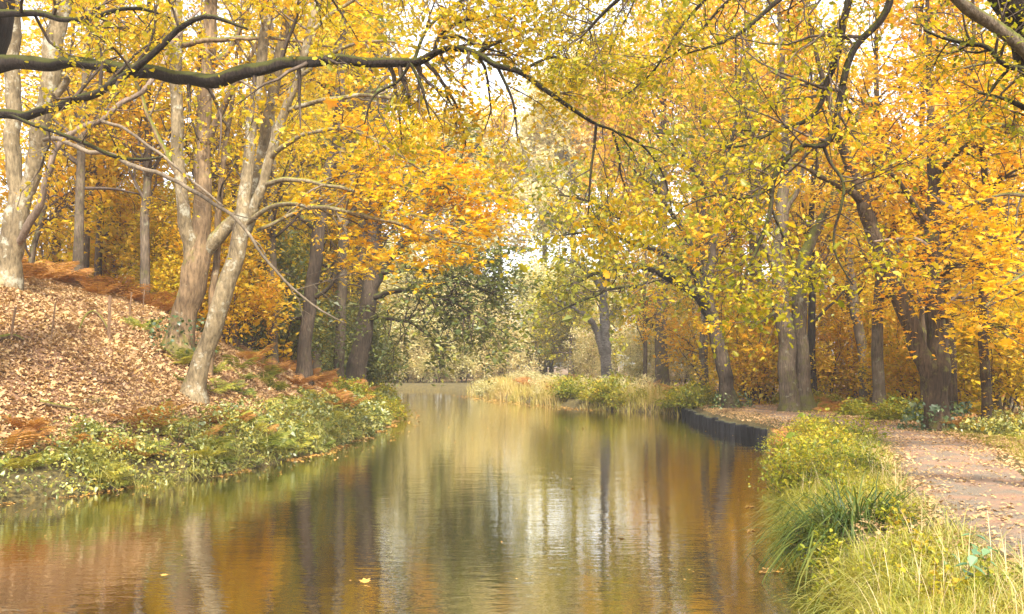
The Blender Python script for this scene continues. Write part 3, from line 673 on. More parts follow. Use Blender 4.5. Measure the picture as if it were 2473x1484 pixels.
hero('beech_tree', 'broad double grey trunk standing behind the leaf strewn path end', 'tree',
     [(1906, 992, 35, 50), (1903, 920, 35, 42), (1898, 820, 35, 41), (1888, 740, 35, 40), (1880, 660, 35, 36), (1888, 520, 35, 30), (1900, 380, 35, 24), (1892, 200, 35, 16), (1880, 0, 35, 9), (1875, -80, 35, 4)],
     [T([(1941, 996, 35.3, 50), (1937, 920, 35.3, 40), (1933, 820, 35.3, 37), (1928, 720, 35.3, 36), (1940, 630, 35.5, 30), (1968, 562, 35.8, 24), (2010, 480, 36, 18), (2060, 330, 36.2, 12), (2100, 160, 36.5, 6)], part='trunk', flare=.4, leaf=.8, style=dict(tmin=.5)),
      T([(1886, 680, 35, 18), (1840, 590, 34.6, 14), (1790, 540, 34.2, 10), (1720, 520, 33.8, 5)]),
      T([(1890, 740, 35, 12), (1850, 770, 34.3, 8), (1810, 790, 33.8, 4)]),
      T([(1888, 540, 35, 16), (1930, 440, 34.8, 11), (1960, 320, 34.6, 6)])],
     'bark_grey', 'orange_leaf', dict(MAP, n1d=1.9, l1=(1.2, 3), size=.16, tmpl=T_MAPLE), trunk=dict(leaf=.8, flare=.4, k=40, style=dict(tmin=.5)))

RM = dict(MAP, n1d=2.7, l1=(.9, 2.3), size=.09, flat=1.3, tilt=.55, lv=13)
hero('maple_tree', 'big mossy trunk forked low beside the towpath bend', 'tree',
     [(2264, 1050, 25, 70), (2263, 980, 25, 58), (2262, 930, 25, 58), (2264, 850, 25, 48), (2260, 760, 25, 42), (2255, 650, 25, 38), (2252, 540, 25, 34), (2255, 420, 25, 29), (2250, 300, 25, 23), (2245, 150, 25, 16), (2240, 0, 25, 9), (2238, -120, 25, 4)],
     [T([(2258, 940, 25, 54), (2240, 880, 25, 52), (2214, 830, 25, 46), (2190, 770, 24.9, 41), (2160, 690, 24.8, 39), (2125, 610, 24.7, 36), (2100, 540, 24.6, 34), (2080, 470, 24.5, 33), (2055, 410, 24.4, 31), (2040, 375, 24.4, 25), (2020, 300, 24.3, 19), (1990, 200, 24.2, 13), (1960, 80, 24, 8), (1940, -40, 24, 4)], part='stem', k=44, leaf=.6, rough=.09, style=dict(tmin=.6)),
      T([(2082, 485, 24.5, 23), (2040, 457, 24, 18), (1990, 430, 23.5, 14), (1930, 400, 23, 9), (1860, 390, 22.6, 5)], leaf=.6),
      T([(2253, 610, 25, 15), (2222, 582, 24.6, 12), (2170, 578, 24.2, 10), (2110, 583, 24, 5)], bark='bark_dead', leaf=.3),
      T([(2252, 560, 25, 16), (2200, 480, 24.3, 13), (2150, 420, 23.7, 10), (2090, 380, 23.2, 6)], leaf=.5),
      T([(2254, 440, 25, 15), (2310, 370, 24.3, 12), (2370, 330, 23.6, 8), (2440, 320, 23, 4)]),
      T([(2258, 680, 25, 13), (2310, 640, 24.2, 10), (2370, 630, 23.4, 7), (2430, 650, 22.8, 4)]),
      T([(2260, 770, 25, 12), (2320, 760, 24.2, 9), (2390, 780, 23.5, 6), (2450, 830, 23, 3)])],
     'bark_mossy', 'orange_leaf', RM, trunk=dict(leaf=.9, flare=.35, k=44, rough=.09, style=dict(tmin=.4)))

hero('maple_tree', 'slim upright stem right of the big mossy fork with orange leaves', 'tree',
     [(2382, 1043, 24, 27), (2379, 900, 24, 23), (2375, 760, 24, 22), (2378, 600, 24, 21), (2385, 480, 24, 19), (2376, 400, 24, 14), (2365, 300, 24, 12), (2355, 150, 24, 10), (2350, 0, 24, 8), (2345, -150, 24, 3)],
     [T([(2386, 460, 24, 11), (2420, 430, 23.6, 8), (2473, 405, 23, 6), (2540, 380, 22.5, 3)]),
      T([(2372, 360, 24, 8), (2330, 320, 23.5, 6), (2290, 300, 23, 3)]),
      T([(2380, 560, 24, 8), (2340, 540, 23.3, 6), (2290, 560, 22.7, 3)]),
      T([(2376, 700, 24, 8), (2420, 690, 23.3, 6), (2470, 710, 22.7, 3)]),
      T([(2376, 680, 24, 8), (2330, 670, 23.3, 6), (2270, 690, 22.7, 3)]),
      T([(2378, 800, 24, 7), (2420, 790, 23.5, 5), (2462, 820, 23, 3)])],
     'bark_mossy', 'orange_leaf', dict(RM, n1d=4.2), trunk=dict(leaf=1, flare=.15, style=dict(tmin=.3)))

hero('maple_tree', 'orange maple at the right edge with a crooked dead branch', 'tree',
     [(2640, 1150, 19, 60), (2632, 950, 19, 52), (2620, 700, 19, 46), (2610, 450, 19, 38), (2600, 200, 19, 28), (2590, -50, 19, 16), (2585, -200, 19, 6)],
     [T([(2618, 660, 19, 24), (2540, 600, 19.3, 17), (2440, 578, 19.6, 14), (2380, 560, 19.8, 12), (2310, 515, 20, 10), (2250, 470, 20.2, 5)], leaf=0, bark='bark_dead', wob=1.0, label='crooked dead branch without leaves'),
      T([(2605, 400, 19, 18), (2500, 330, 18.6, 13), (2400, 300, 18.3, 9), (2300, 330, 18, 4)]),
      T([(2612, 520, 19, 18), (2510, 480, 18.6, 13), (2420, 470, 18.3, 8), (2330, 500, 18, 4)]),
      T([(2615, 640, 19, 16), (2530, 640, 18.6, 11), (2440, 680, 18.3, 7), (2380, 740, 18, 3)]),
      T([(2600, 250, 19, 16), (2500, 180, 18.6, 11), (2400, 150, 18.3, 7), (2310, 170, 18, 3)]),
      T([(2622, 760, 19, 14), (2540, 790, 18.7, 9), (2470, 850, 18.4, 5)], leaf=.7)],
     'bark_grey', 'orange_leaf', dict(RM, n1d=3.8), trunk=dict(leaf=.5, style=dict(tmin=.4)))
print('heroes', sum(len(o.data.polygons) for o in bpy.data.objects if o.type == 'MESH'))

def ivy(root, rows_r, n, h, off=(0, 0)):
    a = rng.uniform(0, 6.28, n); z = h * rng.uniform(0, 1, n) ** 1.6; r = rows_r * (1.25 + .7 * np.exp(-z / .25)) * rng.uniform(1.0, 1.35, n)
    m1 = MB(); C = np.stack([r * np.cos(a) + off[0], r * np.sin(a) + off[1], z + .05], 1)
    leaves(m1, C, .08, T_MAPLE, .5, .7, 0, .2, .2, dirs=np.stack([np.cos(a), np.sin(a), -.6 + 0 * a], 1) * 2)
    m1.build('ivy', M['ivy'], root)
for lab_, r_, n_, h_ in (('big mossy trunk forked', .42, 420, .7), ('dark oak by the timber', .36, 260, .6), ('stout tan trunk', .42, 300, .9)):
    ivy(next(o for o in bpy.data.objects if lab_ in o.get('label', '')), r_, n_, h_)

# ------------------------------------------------------------------ wood behind: prototypes copied as individual trees
def proto(Ht, r0, n_limb, limb_l, t0, style, up=.35, lean=.03, kinks=.05, nst=1, spreadst=0):
    tr = MB(); cr = MB()
    for q in range(nst):
        z = np.linspace(-.4, Ht, 14)
        w = np.cumsum(rng.normal(0, kinks, (14, 2)), 0) + rng.normal(0, lean, 2) * z[:, None]
        if nst > 1:
            a = 6.28 * q / nst + rng.uniform(0, .8); w = w + np.array([math.cos(a), math.sin(a)]) * (.15 + spreadst * np.maximum(z, 0) ** .8)[:, None]
        pts = np.concatenate([w - w[0] * (nst == 1), z[:, None]], 1)
        rad = r0 * (1 - np.clip(z / Ht, 0, 1) * .85) * (1 + .35 * np.exp(-np.maximum(z, 0) / .35))
        tubes(tr, pts[None], rad[None], 9, 0, True, .06)
        p, d, r, t, idx = spawn(pts[None], rad[None], n_limb, t0, .97, (45, 80), (0, 0, up))
        L = rng.uniform(*limb_l, len(p)) * (1.2 - .75 * t)
        P0, R0 = grow(p, d, L, np.clip(r * .45, .012, .09), 9, .16, (0, 0, .04), .2)
        tubes(cr, P0, R0, 5, 1)
        s2 = dict(style); s2['n1'] = style['n1'] * L / np.mean(limb_l)
        foliage(cr, P0, R0, s2)
    return tr.mesh('trunk', M['bark_grey']), cr.mesh('crown', [M['yellow_leaf'], M['twig']])

BG = dict(n1=8, l1=(.8, 2.0), n2=5, l2=(.4, .9), lv=7, size=.135, tmpl=T_LOZ, tmin=.15, spread=.14, flat=1.0, tilt=.65, trop2=(0, 0, -.05))
FAR = dict(n1=6, l1=(1.0, 2.4), n2=4, l2=(.6, 1.3), lv=6, size=.34, tmpl=T_LOZ, tmin=.15, spread=.3, flat=.8, tilt=.8)
PR = {
    'tall': proto(19, .27, 30, (3, 6), .22, BG, up=.3),
    'mid': proto(14, .17, 26, (2.2, 4.6), .18, BG, up=.25),
    'low': proto(9, .09, 22, (1.6, 3.4), .10, dict(BG, size=.15), up=.15, lean=.05),
    'big': proto(25, .42, 44, (4, 8.5), .30, dict(BG, n1=8, l1=(1.0, 2.6), n2=5, l2=(.5, 1.2), size=.24, spread=.22), up=.2, lean=.02),
    'far': proto(21, .34, 34, (3.5, 7), .12, FAR, up=.25),
    'far2': proto(16, .26, 30, (3, 6.5), .05, FAR, up=.1),
    'round': proto(12, .26, 34, (3.0, 5.6), .02, dict(FAR, n1=8, n2=5, lv=7, size=.27, spread=.35), up=.1),
    'tower': proto(31, .42, 64, (4, 8), .42, dict(FAR, n1=9, n2=6, lv=7, size=.30, spread=.3), up=.15, lean=.01),
    'shrub': proto(3.6, .03, 9, (.8, 1.8), .05, dict(BG, n1=5, l1=(.5, 1.0), l2=(.3, .6), size=.12), up=.2, nst=5, spreadst=.28),
}
def place(kind, x, y, s, rot, leafm, barkm, name, label, cat, group=None, z=None):
    z = H1(x, y) if z is None else z
    if z < .1: print('IN WATER', label, x, y, z)
    root = empty(name, (x, y, z - .05)); root.rotation_euler = (0, 0, rot); root.scale = (s, s, s)
    tag(root, label, cat, group)
    for nm, me, ms in (('trunk', PR[kind][0], [barkm]), ('crown', PR[kind][1], [leafm, None])):
        o = link(nm, me, root)
        o.material_slots[0].link = 'OBJECT'; o.material_slots[0].material = M[ms[0]]
    return root
def at_px(px, Y):
    return (px - FW / 2) / FL * Y, Y

BGT = [  # px of the foot, distance, prototype, scale, leaves, bark, name, label
    (340, 32, 'mid', 1.0, 'yellow_leaf', 'bark_grey', 'sycamore_tree', 'slim straight grey trunk among the bracken at the slope top'),
    (205, 37, 'mid', 1.0, 'yellow_leaf', 'bark_grey', 'sycamore_tree', 'grey trunk behind the bracken between the pale pair and the slim stem'),
    (232, 38.5, 'mid', .95, 'orange_leaf', 'bark_grey', 'sycamore_tree', 'second trunk close beside a grey one behind the rusty bracken'),
    (132, 41, 'tall', .8, 'yellow_leaf', 'bark_grey', 'sycamore_tree', 'thin grey trunk deep in the wood right of the pale pair'),
    (268, 46, 'mid', 1.0, 'olive_leaf', 'bark_grey', 'sycamore_tree', 'dim far trunk seen between two grey trunks over the bracken'),
    (395, 40, 'low', 1.2, 'yellow_leaf', 'bark_grey', 'sycamore_sapling', 'yellow young tree behind the stout tan trunk, on its left'),
    (60, 34, 'low', 1.2, 'yellow_leaf', 'bark_grey', 'sycamore_sapling', 'yellow young tree behind the pale pair at the left edge'),
    (560, 38, 'mid', 1.0, 'yellow_leaf', 'bark_grey', 'sycamore_tree', 'grey trunk behind the slanting pale trunk'),
    (640, 44, 'low', 1.1, 'yellow_leaf', 'bark_grey', 'sycamore_sapling', 'bright yellow young tree left of the dark straight grey trunk'),
    (690, 50, 'tall', .95, 'yellow_leaf', 'bark_grey', 'oak_tree', 'tall yellow tree rising behind the dark straight grey trunk'),
    (770, 56, 'tall', 1.0, 'yellow_leaf', 'bark_grey', 'oak_tree', 'tall yellow tree rising between the dark and slim grey trunks'),
    (880, 60, 'tall', 1.1, 'olive_leaf', 'bark_grey', 'oak_tree', 'tall olive tree behind the leaning oak on the left'),
    (1960, 41, 'mid', 1.15, 'yellow_leaf', 'bark_oak', 'oak_tree', 'narrow dark trunk just right of the broad double grey trunk'),
    (2050, 44, 'mid', 1.0, 'orange_leaf', 'bark_grey', 'maple_tree', 'slim grey trunk behind the broken stump'),
    (2138, 42, 'low', 1.2, 'yellow_leaf', 'bark_oak', 'maple_sapling', 'thin dark sapling between the stump and the mossy fork'),
    (2228, 30, 'mid', 1.0, 'orange_leaf', 'bark_mossy', 'maple_tree', 'pale greenish trunk just behind the big mossy fork, on its left'),
    (2296, 31, 'mid', 1.0, 'orange_leaf', 'bark_mossy', 'maple_tree', 'slim greenish trunk just behind the big mossy fork, on its right'),
    (2440, 36, 'mid', 1.0, 'orange_leaf', 'bark_grey', 'maple_tree', 'grey trunk in the orange wood right of the slim upright stem'),
    (2345, 40, 'low', 1.25, 'orange_leaf', 'bark_oak', 'maple_sapling', 'orange sapling in the wood between mossy fork and slim stem'),
    (1805, 46, 'low', 1.1, 'yellow_leaf', 'bark_oak', 'maple_sapling', 'thin yellow sapling right of the arching oak by the piles'),
    (1840, 50, 'low', 1.2, 'yellow_leaf', 'bark_oak', 'maple_sapling', 'yellow green sapling left of the broad double trunk'),
    (1690, 54, 'low', 1.2, 'orange_leaf', 'bark_grey', 'maple_sapling', 'pale orange sapling left of the arching oak, behind the herbs'),
    (1560, 62, 'mid', .9, 'orange_leaf', 'bark_grey', 'maple_tree', 'hazy orange tree right of the silver trunk'),
]
for k, (px, Y, kd, s, lm, bm, nm, lab) in enumerate(BGT):
    x, y = at_px(px, Y)
    place(kd, x, y, s, k * 2.4, lm, bm, nm, lab, 'tree')

# the rest of the wood: nothing tells these apart except the side they stand on
def scatter_trees(n, xr, yr, kinds, leafs, name, label, group, dmin=3.0, sep=3.0, srange=(.85, 1.15), zones=None, seed=1, ok=None):
    r = np.random.default_rng(seed); done = []
    tries = 0
    while len(done) < n and tries < 4000:
        tries += 1
        y = r.uniform(*yr); px = r.uniform(*xr); x = (px - FW / 2) / FL * y
        d, l = canal([x], [y])
        if d[0] < dmin or path_dist([x], [y])[0] < 2.5: continue
        if ok and not ok(x, y, px): continue
        if any((x - a) ** 2 + (y - b) ** 2 < sep ** 2 for a, b in done): continue
        done.append((x, y))
        place(kinds[r.integers(len(kinds))], x, y, r.uniform(*srange), r.uniform(0, 6.28), leafs[r.integers(len(leafs))], 'bark_grey', name, label, 'tree', group)
scatter_trees(11, (-150, 640), (44, 68), ['tall', 'mid', 'mid', 'low'], ['yellow_leaf', 'yellow_leaf', 'olive_leaf', 'orange_leaf'], 'sycamore_tree', 'yellow tree deep in the wood on top of the left bank', 'trees deep in the wood on the left bank', seed=11)
scatter_trees(8, (560, 930), (58, 84), ['tall', 'tall', 'far2'], ['yellow_leaf', 'olive_leaf'], 'oak_tree', 'yellow olive tree in the wood behind the leaning oak', 'trees behind the leaning oak', seed=12, dmin=4)
scatter_trees(9, (1640, 2600), (46, 72), ['tall', 'mid', 'mid', 'low', 'low'], ['yellow_leaf', 'yellow_leaf', 'orange_leaf'], 'maple_tree', 'orange yellow tree deep in the wood beyond the towpath', 'trees deep in the wood beyond the towpath', seed=13, dmin=4)
scatter_trees(6, (1480, 1760), (84, 110), ['round'], ['orange_leaf', 'pale_leaf', 'olive_leaf'], 'oak_tree', 'tall hazy tree behind the silver trunk on the right', 'hazy trees behind the silver trunk', seed=14, dmin=4, sep=5)
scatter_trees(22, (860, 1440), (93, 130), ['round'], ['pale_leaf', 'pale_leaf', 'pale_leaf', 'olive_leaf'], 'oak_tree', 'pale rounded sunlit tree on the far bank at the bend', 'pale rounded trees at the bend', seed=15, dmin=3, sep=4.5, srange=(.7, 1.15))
scatter_trees(10, (-250, 900), (86, 120), ['far', 'far2'], ['yellow_leaf', 'olive_leaf'], 'oak_tree', 'dim far tree closing the wood on the left', 'far trees closing the left wood', seed=16, dmin=3, sep=5)
scatter_trees(10, (1800, 2750), (76, 110), ['far', 'far2'], ['yellow_leaf', 'yellow_leaf'], 'oak_tree', 'dim far tree closing the wood on the right', 'far trees closing the right wood', seed=17, dmin=3, sep=5)

def shrubs(rows, leafm, name, label, group):
    for k, (px, Y, s) in enumerate(rows):
        x, y = at_px(px, Y)
        place('shrub', x, y, s, k * 1.9, leafm, 'twig', name, label, 'shrub', group)
for k, (px, Y, s, lm, lab) in enumerate([(1600, 60, 1.0, 'orange_leaf', 'tall pale orange tree towering behind the arching oak by the piles'), (1690, 70, 1.05, 'yellow_leaf', 'tall yellow tree behind the arching oak, rising to the top'), (860, 66, 1.0, 'yellow_leaf', 'tall yellow tree leaning its crown over the bend from the left'), (800, 65, 1.0, 'pale_leaf', 'tall pale tree beyond the leaning oak on the left'), (740, 62, 1.0, 'orange_leaf', 'tall orange tree behind the slim straight grey trunk'), (1790, 58, .9, 'yellow_leaf', 'tall yellow tree behind the broad double trunk, on its left')]):
    x, y = at_px(px, Y)
    place('big', x, y, s, k * 1.7, lm, 'bark_grey', 'oak_tree', lab, 'tree')
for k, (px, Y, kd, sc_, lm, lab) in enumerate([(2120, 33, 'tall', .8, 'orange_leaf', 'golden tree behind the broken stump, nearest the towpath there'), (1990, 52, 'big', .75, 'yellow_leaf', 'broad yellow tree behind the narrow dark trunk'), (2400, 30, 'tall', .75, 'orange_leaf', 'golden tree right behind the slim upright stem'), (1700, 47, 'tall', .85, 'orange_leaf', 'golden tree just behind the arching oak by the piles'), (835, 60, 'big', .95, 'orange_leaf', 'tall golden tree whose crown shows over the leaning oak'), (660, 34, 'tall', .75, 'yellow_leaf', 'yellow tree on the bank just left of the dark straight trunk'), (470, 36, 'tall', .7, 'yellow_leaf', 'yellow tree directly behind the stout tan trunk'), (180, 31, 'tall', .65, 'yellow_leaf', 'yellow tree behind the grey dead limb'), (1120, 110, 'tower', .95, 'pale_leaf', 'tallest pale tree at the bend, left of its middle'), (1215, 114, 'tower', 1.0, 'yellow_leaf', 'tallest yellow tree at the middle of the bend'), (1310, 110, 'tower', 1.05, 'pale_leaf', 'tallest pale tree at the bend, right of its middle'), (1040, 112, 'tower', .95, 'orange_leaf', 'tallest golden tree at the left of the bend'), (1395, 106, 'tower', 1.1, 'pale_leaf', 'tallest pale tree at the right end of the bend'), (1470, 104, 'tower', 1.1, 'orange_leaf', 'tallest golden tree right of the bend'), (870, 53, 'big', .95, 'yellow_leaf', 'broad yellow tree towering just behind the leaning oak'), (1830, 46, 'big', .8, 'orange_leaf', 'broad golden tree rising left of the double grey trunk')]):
    x, y = at_px(px, Y)
    place(kd, x, y, sc_, k * 2.1 + 1, lm, 'bark_grey', 'oak_tree', lab, 'tree')
shrubs([(600, 40, 1.3), (650, 41, 1.2), (690, 44, 1.4), (620, 46, 1.5)], 'dark_leaf', 'holly_shrub', 'dark green holly in the shade left of the straight grey trunk', 'dark hollies left of the straight grey trunk')
shrubs([(868, 52, 1.1), (885, 55, 1.1), (850, 56, 1.3)], 'dark_leaf', 'holly_shrub', 'dark green shrub under the leaning oak crown', 'dark shrubs under the leaning oak')
shrubs([(500, 34, 1.1), (560, 33, 1.0), (380, 36, 1.1), (300, 40, 1.2), (450, 40, 1.3), (120, 40, 1.2), (775, 62, 1.6), (760, 68, 1.8), (800, 70, 1.8), (700, 60, 1.6)], 'yellow_leaf', 'hazel_shrub', 'yellow undergrowth shrub behind the trunks on the left bank', 'yellow shrubs behind the left trunks')
shrubs([(1820, 42, 1.1), (1860, 44, 1.3), (1780, 50, 1.2), (2000, 42, 1.0), (2080, 46, 1.2), (2170, 40, 1.1)], 'yellow_leaf', 'hazel_shrub', 'yellow green undergrowth shrub behind the towpath trees', 'yellow shrubs behind the towpath trees')
shrubs([(2330, 34, 1.0), (2420, 32, 1.1), (2480, 28, 1.0), (2200, 36, 1.0), (2380, 42, 1.3), (2120, 50, 1.4), (2270, 46, 1.4)], 'yellow_leaf', 'hazel_shrub', 'yellow undergrowth shrub in the wood on the right', 'yellow shrubs in the right wood')
shrubs([(1545, 64, .9), (1650, 62, 1.1), (1420, 84, 1.1)], 'pale_leaf', 'willow_shrub', 'pale twiggy shrub behind the herb bank near the silver trunk', 'pale shrubs near the silver trunk')
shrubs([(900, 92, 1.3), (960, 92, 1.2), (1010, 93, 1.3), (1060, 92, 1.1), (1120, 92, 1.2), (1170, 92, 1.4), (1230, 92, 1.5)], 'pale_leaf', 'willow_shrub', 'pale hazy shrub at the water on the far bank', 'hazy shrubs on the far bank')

# broken stump
x, y = at_px(2092, 38); z = H1(x, y)
root = empty('tree_stump', (x, y, z)); tag(root, 'broken pale stump snag between the double trunk and the mossy fork', 'stump')
m1 = MB(); tubes(m1, np.array([[[0, 0, -.3], [0, 0, .3], [-.05, 0, .8], [-.12, 0, 1.3], [-.16, .02, 1.55]]]), np.array([[.34, .27, .25, .22, .15]]), 12, 0, True, .14)
m1.build('trunk', M['bark_grey'], root)
m1 = MB(); tubes(m1, np.array([[[.12, -.06, .1], [.15, -.05, .7], [.1, -.02, 1.2], [.1, 0, 1.75]]]), np.array([[.16, .13, .10, .02]]), 8, 0, True, .15)
m1.build('splinter', M['bark_dead'], root)
# leaning trunk above the stump
hero('oak_tree', 'leaning grey trunk behind the broken stump', 'tree', [(2108, 985, 40, 26), (2090, 880, 40, 26), (2070, 780, 40, 24), (2055, 680, 40, 22), (2048, 560, 40, 18), (2045, 420, 40, 12), (2050, 250, 40, 6)], [], 'bark_grey', 'orange_leaf', dict(MAP, n1d=2.0, l1=(1.2, 3), size=.17, tmpl=T_SIMPLE), trunk=dict(leaf=1, style=dict(tmin=.45)))

# ------------------------------------------------------------------ things on the left slope
def G(px, py):
    """where the ray through a pixel of the photograph meets the ground"""
    Y = np.arange(8, 60, .05)
    a = (px - FW / 2) / FL; b = (FH / 2 - py) / FL
    X = a * Y / (cp - sp * b); Z = CAMZ + Y * (sp + cp * b) / (cp - sp * b)
    j = np.argmax(Z <= np.maximum(height(X, Y), 0))
    return np.array([X[j], Y[j], height([X[j]], [Y[j]])[0]])

for (bx, by, tx, ty, w, lab) in [(262, 822, 266, 714, 8, 'square wooden stake, thickest of those on the leafy slope'), (24, 826, 38, 742, 6, 'rusty brown stake leaning right at the left edge of the slope'), (122, 828, 134, 732, 4, 'thin dark stake between the rusty stake and the thick one'), (312, 770, 318, 706, 4, 'thin stake by the fern patch left of the stout tan trunk'), (345, 745, 349, 700, 3, 'thin stake nearest the stout tan trunk')]:
    g = G(bx, by); D = g[1]
    top = P(tx, ty, D)
    m1 = MB(); c = top - g; r = w * .5 / FL * D
    tubes(m1, np.array([[[0, 0, -.25], c * .5, c * .985, c]]), np.array([[r, r, r * .98, r * .7]]), 4 if w > 6 else 6, 0, False)
    o = m1.build('stake', M['stake_wood']); o.location = Vector(g); tag(o, lab, 'stake')

def fallen(rows, r, name, label, lift=.06, m='bark_dead'):
    pts = np.array([G(a, b) + [0, 0, lift + c] for a, b, c in rows])
    pr, L = resample(np.hstack([pts, np.full((len(pts), 1), r)]), 18)
    b = pr[0, :3].copy(); q = pr[:, :3] - b
    m1 = MB(); tubes(m1, q[None], (r * np.linspace(1, .45, 18))[None], 8, 0, True, .12)
    o = m1.build(name, M[m]); o.location = Vector(b); tag(o, label, 'fallen branch')
fallen([(262, 808, .02), (245, 797, .22), (225, 788, .3), (205, 790, .2), (190, 805, 0)], .035, 'fallen_branch', 'curved fallen branch arching beside the thick wooden stake', m='bark_tan')
fallen([(-10, 828, 0), (30, 826, .05), (58, 834, .02)], .06, 'fallen_branch', 'stub of a fallen log at the foot of the rusty stake', m='bark_tan')
fallen([(95, 985, .02), (130, 990, .03), (170, 998, .02), (190, 1000, 0)], .045, 'fallen_branch', 'brown fallen branch lying low on the leafy slope', m='bark_tan')
fallen([(330, 690, .1), (300, 660, .5), (280, 640, .9)], .03, 'fallen_branch', 'thin dead branch leaning out of the bracken', m='bark_tan')
fallen([(490, 770, .5), (478, 745, .9), (480, 728, 1.2)], .05, 'fallen_branch', 'short broken branch propped between the tan and slanting trunks', m='bark_tan')

# ------------------------------------------------------------------ ground cover
def pts_where(n, xr, yr, cond):
    out = []; tot = 0
    while tot < n:
        x = rng.uniform(*xr, 20000); y = rng.uniform(*yr, 20000)
        d, l = canal(x, y); k = cond(x, y, d, l)
        out.append(np.stack([x[k], y[k], d[k]], 1)); tot += k.sum()
    return np.vstack(out)[:n]
def on_ground(p, lift=0.0):
    return np.stack([p[:, 0], p[:, 1], height(p[:, 0], p[:, 1]) + lift], 1)

mb = MB()
p = pts_where(135000, (-19, -4), (11, 46), lambda x, y, d, l: l & (d > .7) & (d < 9.5) & (rng.uniform(0, 1, len(x)) < np.clip((d - .5) / 1.6, 0, 1) * np.clip(1.25 - (y - 20) / 22, .25, 1)))
C = on_ground(p) + np.stack([0 * p[:, 0], 0 * p[:, 0], rng.uniform(.005, .07, len(p))], 1)
leaves(mb, C[:110000], .06, T_LOZ, 1.5, .7, 0, .35, .5)
leaves(mb, C[110000:], .085, T_MAPLE, 1.6, .7, 0, .35, .4)
q = p[rng.integers(0, len(p), 420)]; d = rng.normal(0, 1, (420, 3)) * [1, 1, .25] + [0, 0, .06]
a, r = grow(on_ground(q, .04), d, rng.uniform(.2, .9, 420), np.full(420, .007), 5, .15, (0, 0, -.03), .4); tubes(mb, a, r, 4, 1)
tag(mb.build('leaf_litter', [M['litter'], M['twig']]), kind='stuff')
mb = MB()
p = pts_where(26000, (2, 13), (5, 46), lambda x, y, d, l: ~l & (d > .3) & (path_dist(x, y) < 1.9) & (rng.uniform(0, 1, len(x)) < .16 + .55 * np.clip(path_dist(x, y) - .45, 0, 1) + .35 * (bumps(x * 1.3, y * 1.3) > .25)))
leaves(mb, on_ground(p, .07) + np.stack([0 * p[:, 0], 0 * p[:, 0], rng.uniform(0, .015, len(p))], 1), .055, T_OAK, 2.2, .35, 0, .25, .3)
tag(mb.build('path_leaf_litter', M['litter']), kind='stuff')
mb = MB()
p = pts_where(26000, (6, 34), (14, 70), lambda x, y, d, l: ~l & (d > 1.5) & (path_dist(x, y) > 1.3) & (rng.uniform(0, 1, len(x)) < np.clip(1.3 - y / 60, .2, 1)))
leaves(mb, on_ground(p, .03), .14, T_SIMPLE, 1.2, .6, 0, .3, .4)
tag(mb.build('wood_leaf_litter', M['litter']), kind='stuff')

# brambles along the foot of the left bank
mb = MB()
p = pts_where(30000, (-18, -3.5), (10, 62), lambda x, y, d, l: l & (d > -.2) & (d < 1.9) & (rng.uniform(0, 1, len(x)) < np.where(d < 1.4, .35 + .65 * (bumps(x * 1.1 + 2, y * 1.1) > -.1), .45 * (bumps(x * 1.4, y * 1.4) > .15))) & (rng.uniform(0, 1, len(x)) < np.clip(1.3 - (y - 14) / 45, .3, 1)))
hmax = np.clip(.36 + .25 * bumps(p[:, 0] * 1.7, p[:, 1] * 1.7), .12, .9) * np.where(p[:, 2] < 1.5, 1, .45)
z = np.maximum(height(p[:, 0], p[:, 1]), 0.02) + hmax * rng.uniform(0, 1, len(p)) ** .6 * np.clip((p[:, 2] + .5) / .6, .3, 1)
leaves(mb, np.stack([p[:, 0], p[:, 1], z], 1), .07 * np.clip(p[:, 1] / 20, .9, 1.8) * np.exp(rng.normal(0, .3, len(p))), T_SIMPLE, .9, .75, 0, .25, .3)
g = pts_where(9000, (-16, -4), (11, 50), lambda x, y, d, l: l & (d > -.05) & (d < .9) & (bumps(x * .9, y * 1.3 + 1) > .05)); n = len(g)
a = rng.uniform(0, 6.28, n); e = rng.uniform(.2, 1.3, n)
blades(mb, on_ground(g, .05), np.stack([np.cos(a) * np.sin(e), np.sin(a) * np.sin(e), np.cos(e)], 1), rng.uniform(.25, .85, n), .006 * rng.uniform(.7, 1.4, n), 2, 1.2)
q = p[rng.integers(0, len(p), 900)]
d = rng.normal(0, 1, (900, 3)) + [0, 0, .9]
a, r = grow(on_ground(q), d, rng.uniform(.5, 1.1, 900), np.full(900, .005), 6, .2, (0, 0, -.25), .5); tubes(mb, a, r, 3, 1, cap=False)
tag(mb.build('brambles', [M['bramble_leaf'], M['twig'], M['sedge_pale']]), kind='stuff')

